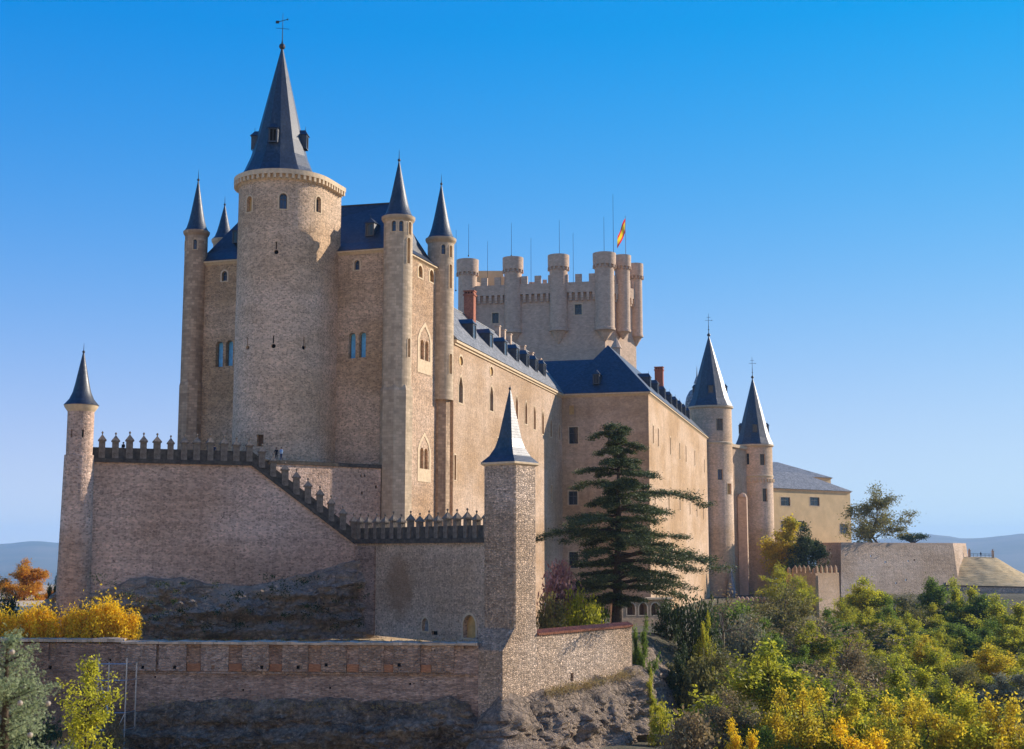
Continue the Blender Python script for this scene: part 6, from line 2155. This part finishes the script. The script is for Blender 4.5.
# dark weeds and ivy rooted in the rock under the terrace wall
P = []
for i in range(70):
    t = rng.uniform(0, 1); a_ = WX(90, 590, 157.0); c_ = WX(362, 580, 167.6)
    q = a_.lerp(c_, t); z = ZH(rng.uniform(576, 628), q.y)
    n_ = int(rng.integers(12, 70)); sz = rng.uniform(.15, .5)
    P.append(np.array((q.x + 1.0, q.y - 1.6, z)) + rng.normal(size=(n_, 3)) * np.array((1, .7, .7)) * sz)
V, Q = leaf_quads(rng, np.concatenate(P), .12)
o = bpy.data.objects.new('rock_weeds', mesh_np('rock_weeds', V, Q, L['dark'])); COL.objects.link(o); tag(o, kind='stuff')

# ================================================================== CEDAR
def cedar():
    rng = np.random.default_rng(21)
    Y = 172.0
    p = W(616, 622, Y)
    zb = ground(p.x, Y) - .3
    zt = ZH(424, Y)
    H = zt - zb
    t = thing('cedar_tree', (p.x, Y, zb), 'large dark cedar with flat tiered branches standing before the sunlit palace', 'tree')
    st = Sticks()
    lean = lambda z: np.array((.35 * math.sin(z / H * 2.2) + .25 * z / H, .2 * math.sin(z / H * 3), z))
    zs = np.linspace(0, H * .985, 13)
    st.add([lean(z) for z in zs], [.78 * (1 - .93 * (z / H) ** .8) + .02 for z in zs], 9)
    P = []
    # silhouette: half widths (left,right) by height fraction
    prof = [(.16, 5.2, 5.2), (.24, 8.4, 10.5), (.32, 9.8, 13.2), (.42, 10.6, 12.2), (.50, 11.0, 10.8), (.58, 10.2, 10.2), (.66, 7.6, 9.8), (.74, 6.4, 7.2), (.82, 4.2, 5.0), (.90, 3.6, 2.8), (.955, 3.6, 3.0), (1.0, 2.4, 2.2)]
    def hw(h, right):
        for a, c in zip(prof, prof[1:]):
            if a[0] <= h <= c[0]:
                k_ = (h - a[0]) / (c[0] - a[0]); i = 2 if right else 1
                return a[i] * (1 - k_) + c[i] * k_
        return prof[0][1]
    nb = 90
    ga_ = 0
    for i in range(nb):
        h = .17 + .815 * ((i + rng.uniform(-1.5, 1.5)) / nb) ** 1.08 if i > 1 else .17
        h = min(max(h, .165), .985)
        ga_ += 2.399963 + rng.normal() * .25
        dx, dy = math.cos(ga_), math.sin(ga_)
        Lmax = hw(h, dx > 0) * (.55 + .45 * abs(dx))
        Lb = Lmax * rng.choice([rng.uniform(.35, .7), rng.uniform(.75, 1.08)])
        z0 = h * H
        base = lean(z0)
        rise = rng.uniform(-.04, .46) if h < .8 else .42
        n = 7
        pts = []
        side = rng.normal() * .12
        for k_ in range(n + 1):
            s_ = k_ / n
            zz = z0 + Lb * (rise * s_ - (rise + .08) * s_ ** 2.2) + rng.normal() * .10
            pts.append(np.array((base[0] + dx * Lb * s_ - dy * side * Lb * s_ ** 2, base[1] + dy * Lb * s_ + dx * side * Lb * s_ ** 2, zz)))
        r0 = .05 + .022 * Lb
        st.add(pts, [r0 * (1 - .85 * k_ / n) for k_ in range(n + 1)], 5)
        # secondary boughs in a flat fan carrying needle plates
        for k_ in range(2, n + 1):
            s_ = k_ / n
            for sg in (-1, 1):
                if rng.uniform() < .08: continue
                l2 = Lb * .36 * (1 - .55 * s_) * rng.uniform(.6, 1.3) + .35
                ang = rng.uniform(.5, 1.1) * sg
                ex, ey = dx * math.cos(ang) - dy * math.sin(ang), dx * math.sin(ang) + dy * math.cos(ang)
                q = pts[k_] + np.array((ex * l2, ey * l2, -.05 * l2 + rng.normal() * .06))
                st.add([pts[k_], q], [.04, .012], 3)
                m_ = int(74 * l2) + 18
                tt = rng.uniform(.1, 1.05, size=(m_, 1)) ** .8
                C = pts[k_] + (q - pts[k_]) * tt + rng.normal(size=(m_, 3)) * np.array((.27, .27, .13)) * (.55 + .5 * l2)
                C[:, 2] -= .12 * (C[:, 0] - pts[k_][0]) ** 2 * .0
                P.append(C)
            m_ = 30
            C = pts[k_] + rng.normal(size=(m_, 3)) * np.array((.38, .38, .2)); P.append(C)
    for k_ in range(20):
        P.append(lean(H * rng.uniform(.93, 1.0)) + rng.normal(size=(12, 3)) * np.array((.5, .5, .25)))
    C = np.concatenate(P)
    V, Q = leaf_quads(rng, C, .145, flat=.55, aspect=.5)
    put('trunk', st.mesh('trunk', M['bark']), t, t.location)
    put('crown', mesh_np('crown', V, Q, L['cedar']), t, t.location)
cedar()

# ================================================================== NEAR TREES (lower left)
def near_cypress():
    rng = np.random.default_rng(31)
    Y = 15.0
    p = W(4, 700, Y)
    zt = ZH(636, Y)
    zb = ground(p.x, Y) - .2
    t = thing('near_cypress', (p.x, Y, zb), 'grey-green conifer with round pale cones close by at the lower left edge', 'tree')
    st = Sticks(); P = []
    H = zt - zb
    st.add([(0, 0, -.2), (.03, 0, H * .5), (0, .02, H * .97)], [.09, .06, .01], 7)
    for i in range(70):
        h = rng.uniform(.35, 1.0); a = rng.uniform(0, 6.28)
        r = .70 * (1 - (h - .35) / .65) ** .42 * rng.uniform(.5, 1.05) + .05
        q = np.array((r * math.cos(a), r * math.sin(a), H * h + .10 * r))
        st.add([(0, 0, H * h - .12), q], [.012, .004], 3)
        m_ = 190
        tt = rng.uniform(.15, 1.1, size=(m_, 1))
        P.append(np.array((0, 0, H * h - .12)) + (q - np.array((0, 0, H * h - .12))) * tt + rng.normal(size=(m_, 3)) * .045)
    # one long side spray to the right
    q = np.array((.62, -.05, ZH(684, Y) - zb))
    st.add([(0, 0, q[2] - .2), (.3, 0, q[2] - .03), q], [.012, .008, .003], 4)
    tt = rng.uniform(.3, 1.05, size=(160, 1)); P.append(np.array((0, 0, q[2] - .12)) + (q - np.array((0, 0, q[2] - .12))) * tt + rng.normal(size=(160, 3)) * .022)
    V, Q = leaf_quads(rng, np.concatenate(P), .022, aspect=.4)
    put('trunk', st.mesh('trunk', M['bark']), t, t.location)
    put('crown', mesh_np('crown', V, Q, L['cypress']), t, t.location)
    cm = plain('cone_pale', (.42, .35, .27), .8, .2, 30, .25)
    b = B(); b.rings((0, 0, 0), [(0, -.03), (.022, -.022), (.03, 0), (.024, .02), (0, .03)], 10); b.weld(); cme = finish_bm(b.bm, 'cone', cm, True)
    for (px, py) in ((48, 703.5), (20, 703), (12, 652), (30, 735)):
        w_ = W(px, py, Y - .12 - (.3 if px < 40 else 0)); put('cone', cme, t, w_)
near_cypress()

def sapling():
    rng = np.random.default_rng(41)
    Y = 62.0
    p = W(84, 700, Y)
    zt = ZH(657, Y); zb = ground(p.x, Y) - .2
    H = zt - zb
    t = thing('sapling', (p.x, Y, zb), 'slender yellow-green young tree in front of the scaffold', 'tree')
    st = Sticks(); P = []
    st.add([(0, 0, -.3), (.1, 0, H * .5), (.2, 0, H * .98)], [.11, .07, .01], 7)
    def spray(h, L_, up, az, n):
        b0 = np.array((.2 * h, 0, H * h)); q = b0 + np.array((math.cos(az) * L_, math.sin(az) * L_, up))
        st.add(limb(rng, b0, q, .1, 3), [.03, .02, .015, .006], 4)
        tt = rng.uniform(.2, 1.05, size=(n, 1)); P.append(b0 + (q - b0) * tt + rng.normal(size=(n, 3)) * .16)
    z_of = lambda py: (ZH(py, Y) - zb) / H
    for i in range(46):
        h = rng.uniform(z_of(749) - .05, z_of(690)); spray(h, rng.uniform(.5, 1.5) * (1.05 - .25 * (h - .6)), rng.uniform(.2, .7), rng.uniform(0, 6.28), 60)
    for i in range(10):
        h = rng.uniform(z_of(690), z_of(664)); spray(h, rng.uniform(.1, .42), rng.uniform(.15, .4), rng.uniform(0, 6.28), 46)
    spray(z_of(712), 1.55, .75, -.1, 110)
    V, Q = leaf_quads(rng, np.concatenate(P), .085)
    put('trunk', st.mesh('trunk', M['bark']), t, t.location)
    put('crown', mesh_np('crown', V, Q, L['lime']), t, t.location)
sapling()
# bushes at the foot of the curtain wall behind the sapling
tree_at('shrub', 'bush1', 30, 712, 60, 138, 'dark shrub at the foot of the curtain wall behind the grey-green conifer', 'shrub', 'dark')
tree_at('shrub', 'bush3', 112, 720, 30, 141, 'brown shrub around the foot of the scaffold', 'shrub', 'brown')

# ================================================================== PEOPLE
skin = plain('skin', (.50, .31, .22), .6, .3, 5, .08)
HAIR = plain('hair_dark', (.02, .015, .012), .6, .3, 5, .2)
def person_mesh(shirt, trousers, pose=0):
    """standing figure 1.72 m tall grown from a joint skeleton; skin, top and trousers by face"""
    J = [((0, 0, .95), .125), ((0, 0, 1.15), .12), ((0, 0, 1.36), .145), ((0, 0, 1.47), .06), ((0, -.01, 1.54), .07), ((0, -.015, 1.63), .10), ((0, -.01, 1.70), .075)]
    E = [(0, 1), (1, 2), (2, 3), (3, 4), (4, 5), (5, 6)]
    for s_ in (-1, 1):
        k_ = len(J)
        step = .10 * s_ * (1 if pose else .2)
        J += [((.09 * s_, 0, .90), .095), ((.10 * s_, -.03 - step * .4, .50), .062), ((.105 * s_, step, .09), .042), ((.115 * s_, -.14 + step, .035), .035)]
        E += [(0, k_), (k_, k_ + 1), (k_ + 1, k_ + 2), (k_ + 2, k_ + 3)]
        k_ = len(J)
        J += [((.185 * s_, 0, 1.40), .065), ((.235 * s_, .03, 1.14), .046)]
        if pose == 1: J += [((.16 * s_, -.16, 1.02), .036), ((.08 * s_, -.2, 1.06), .032)]
        else: J += [((.245 * s_, -.04, .90), .036), ((.24 * s_, -.07, .80), .032)]
        E += [(2, k_), (k_, k_ + 1), (k_ + 1, k_ + 2), (k_ + 2, k_ + 3)]
    me = bpy.data.meshes.new('body')
    me.from_pydata([j[0] for j in J], E, [])
    o = bpy.data.objects.new('body', me); COL.objects.link(o)
    m1 = o.modifiers.new('skin', 'SKIN'); m1.use_smooth_shade = True
    for v, j in zip(me.skin_vertices[0].data, J): v.radius = (j[1], j[1])
    me.skin_vertices[0].data[0].use_root = True
    m2 = o.modifiers.new('sub', 'SUBSURF'); m2.levels = 1; m2.render_levels = 1
    dg = bpy.context.evaluated_depsgraph_get()
    ev = o.evaluated_get(dg)
    out = bpy.data.meshes.new_from_object(ev)
    bpy.data.objects.remove(o)
    out.name = 'body'
    out.materials.clear()
    for m in (skin, shirt, trousers, M['iron']): out.materials.append(m)
    for pl_ in out.polygons:
        c = pl_.center
        if c.z > 1.46: pl_.material_index = 0
        elif c.z < .10: pl_.material_index = 3
        elif c.z < .94 and abs(c.x) < .2: pl_.material_index = 2
        elif abs(c.x) > .19 and c.z < .93 or (c.y < -.14 and c.z > .9): pl_.material_index = 0
        else: pl_.material_index = 1
    out.polygons.foreach_set('use_smooth', [True] * len(out.polygons))
    return out
b = B()
b.rings((0, .012, 1.60), [(.108, -.02), (.116, .04), (.10, .10), (.06, .14), (0, .155)], 12, cap_bot=False); b.weld()
hair_me = finish_bm(b.bm, 'hair', HAIR, True)
cl = lambda n, c: plain(n, c, .9, .1, 6, .12)
SH = {'black': cl('cloth_black', (.02, .02, .024)), 'navy': cl('cloth_navy', (.025, .04, .09)), 'lightblue': cl('cloth_light_blue', (.30, .45, .65)), 'grey': cl('cloth_grey', (.12, .12, .13)), 'red': cl('cloth_maroon', (.12, .02, .02))}
TR = SH['navy']
BM_ = {}
def person(px, py, Y, top, pose, label, zfoot=None, rz=0.0, trousers='navy', grp='visitors behind the parapet'):
    key = (top, trousers, pose)
    if key not in BM_: BM_[key] = person_mesh(SH[top], SH[trousers], pose)
    p_ = W(px, py, Y)
    z = p_.z - 1.72 if zfoot is None else zfoot
    t = thing('person', (p_.x, p_.y, z), label, 'person', grp, rz)
    for nm, me in (('body', BM_[key]), ('hair', hair_me)):
        o = bpy.data.objects.new(nm, me); COL.objects.link(o); o.parent = t
FL = 11.4
def tY(px):  # a bit behind the front parapet at this column
    a = t1.lerp(S0, (px - 77.3) / (252 - 77.3)); return a.y + 1.5
for (px, top, pose, lab, rz_) in ((88, 'black', 0, 'person in black beside the corner turret tower on the terrace', .3), (123.5, 'black', 1, 'person in dark coat between the second and third merlons from the corner turret', -.4), (171, 'black', 0, 'person in black looking out left of the keep turret foot', .1), (185, 'grey', 1, 'person in grey under the left keep turret on the terrace', .9), (214.5, 'navy', 0, 'person in navy near the right end of the terrace parapet', -.2)):
    person(px, 440, tY(px), top, pose, lab, FL, rz_)
person(276.3, 455, 170.5, 'black', 0, 'person in black beside the one in light blue at the stair top', FL, .5, 'black')
person(281.3, 455, 170.2, 'lightblue', 1, 'person in light blue top at the head of the stair parapet', FL, -.6)
person(980.5, 548, 429.4, 'black', 0, 'tiny person in dark clothes standing by the hilltop railing', ZH(556.3, 429.4) - .3, 0, 'navy', None)
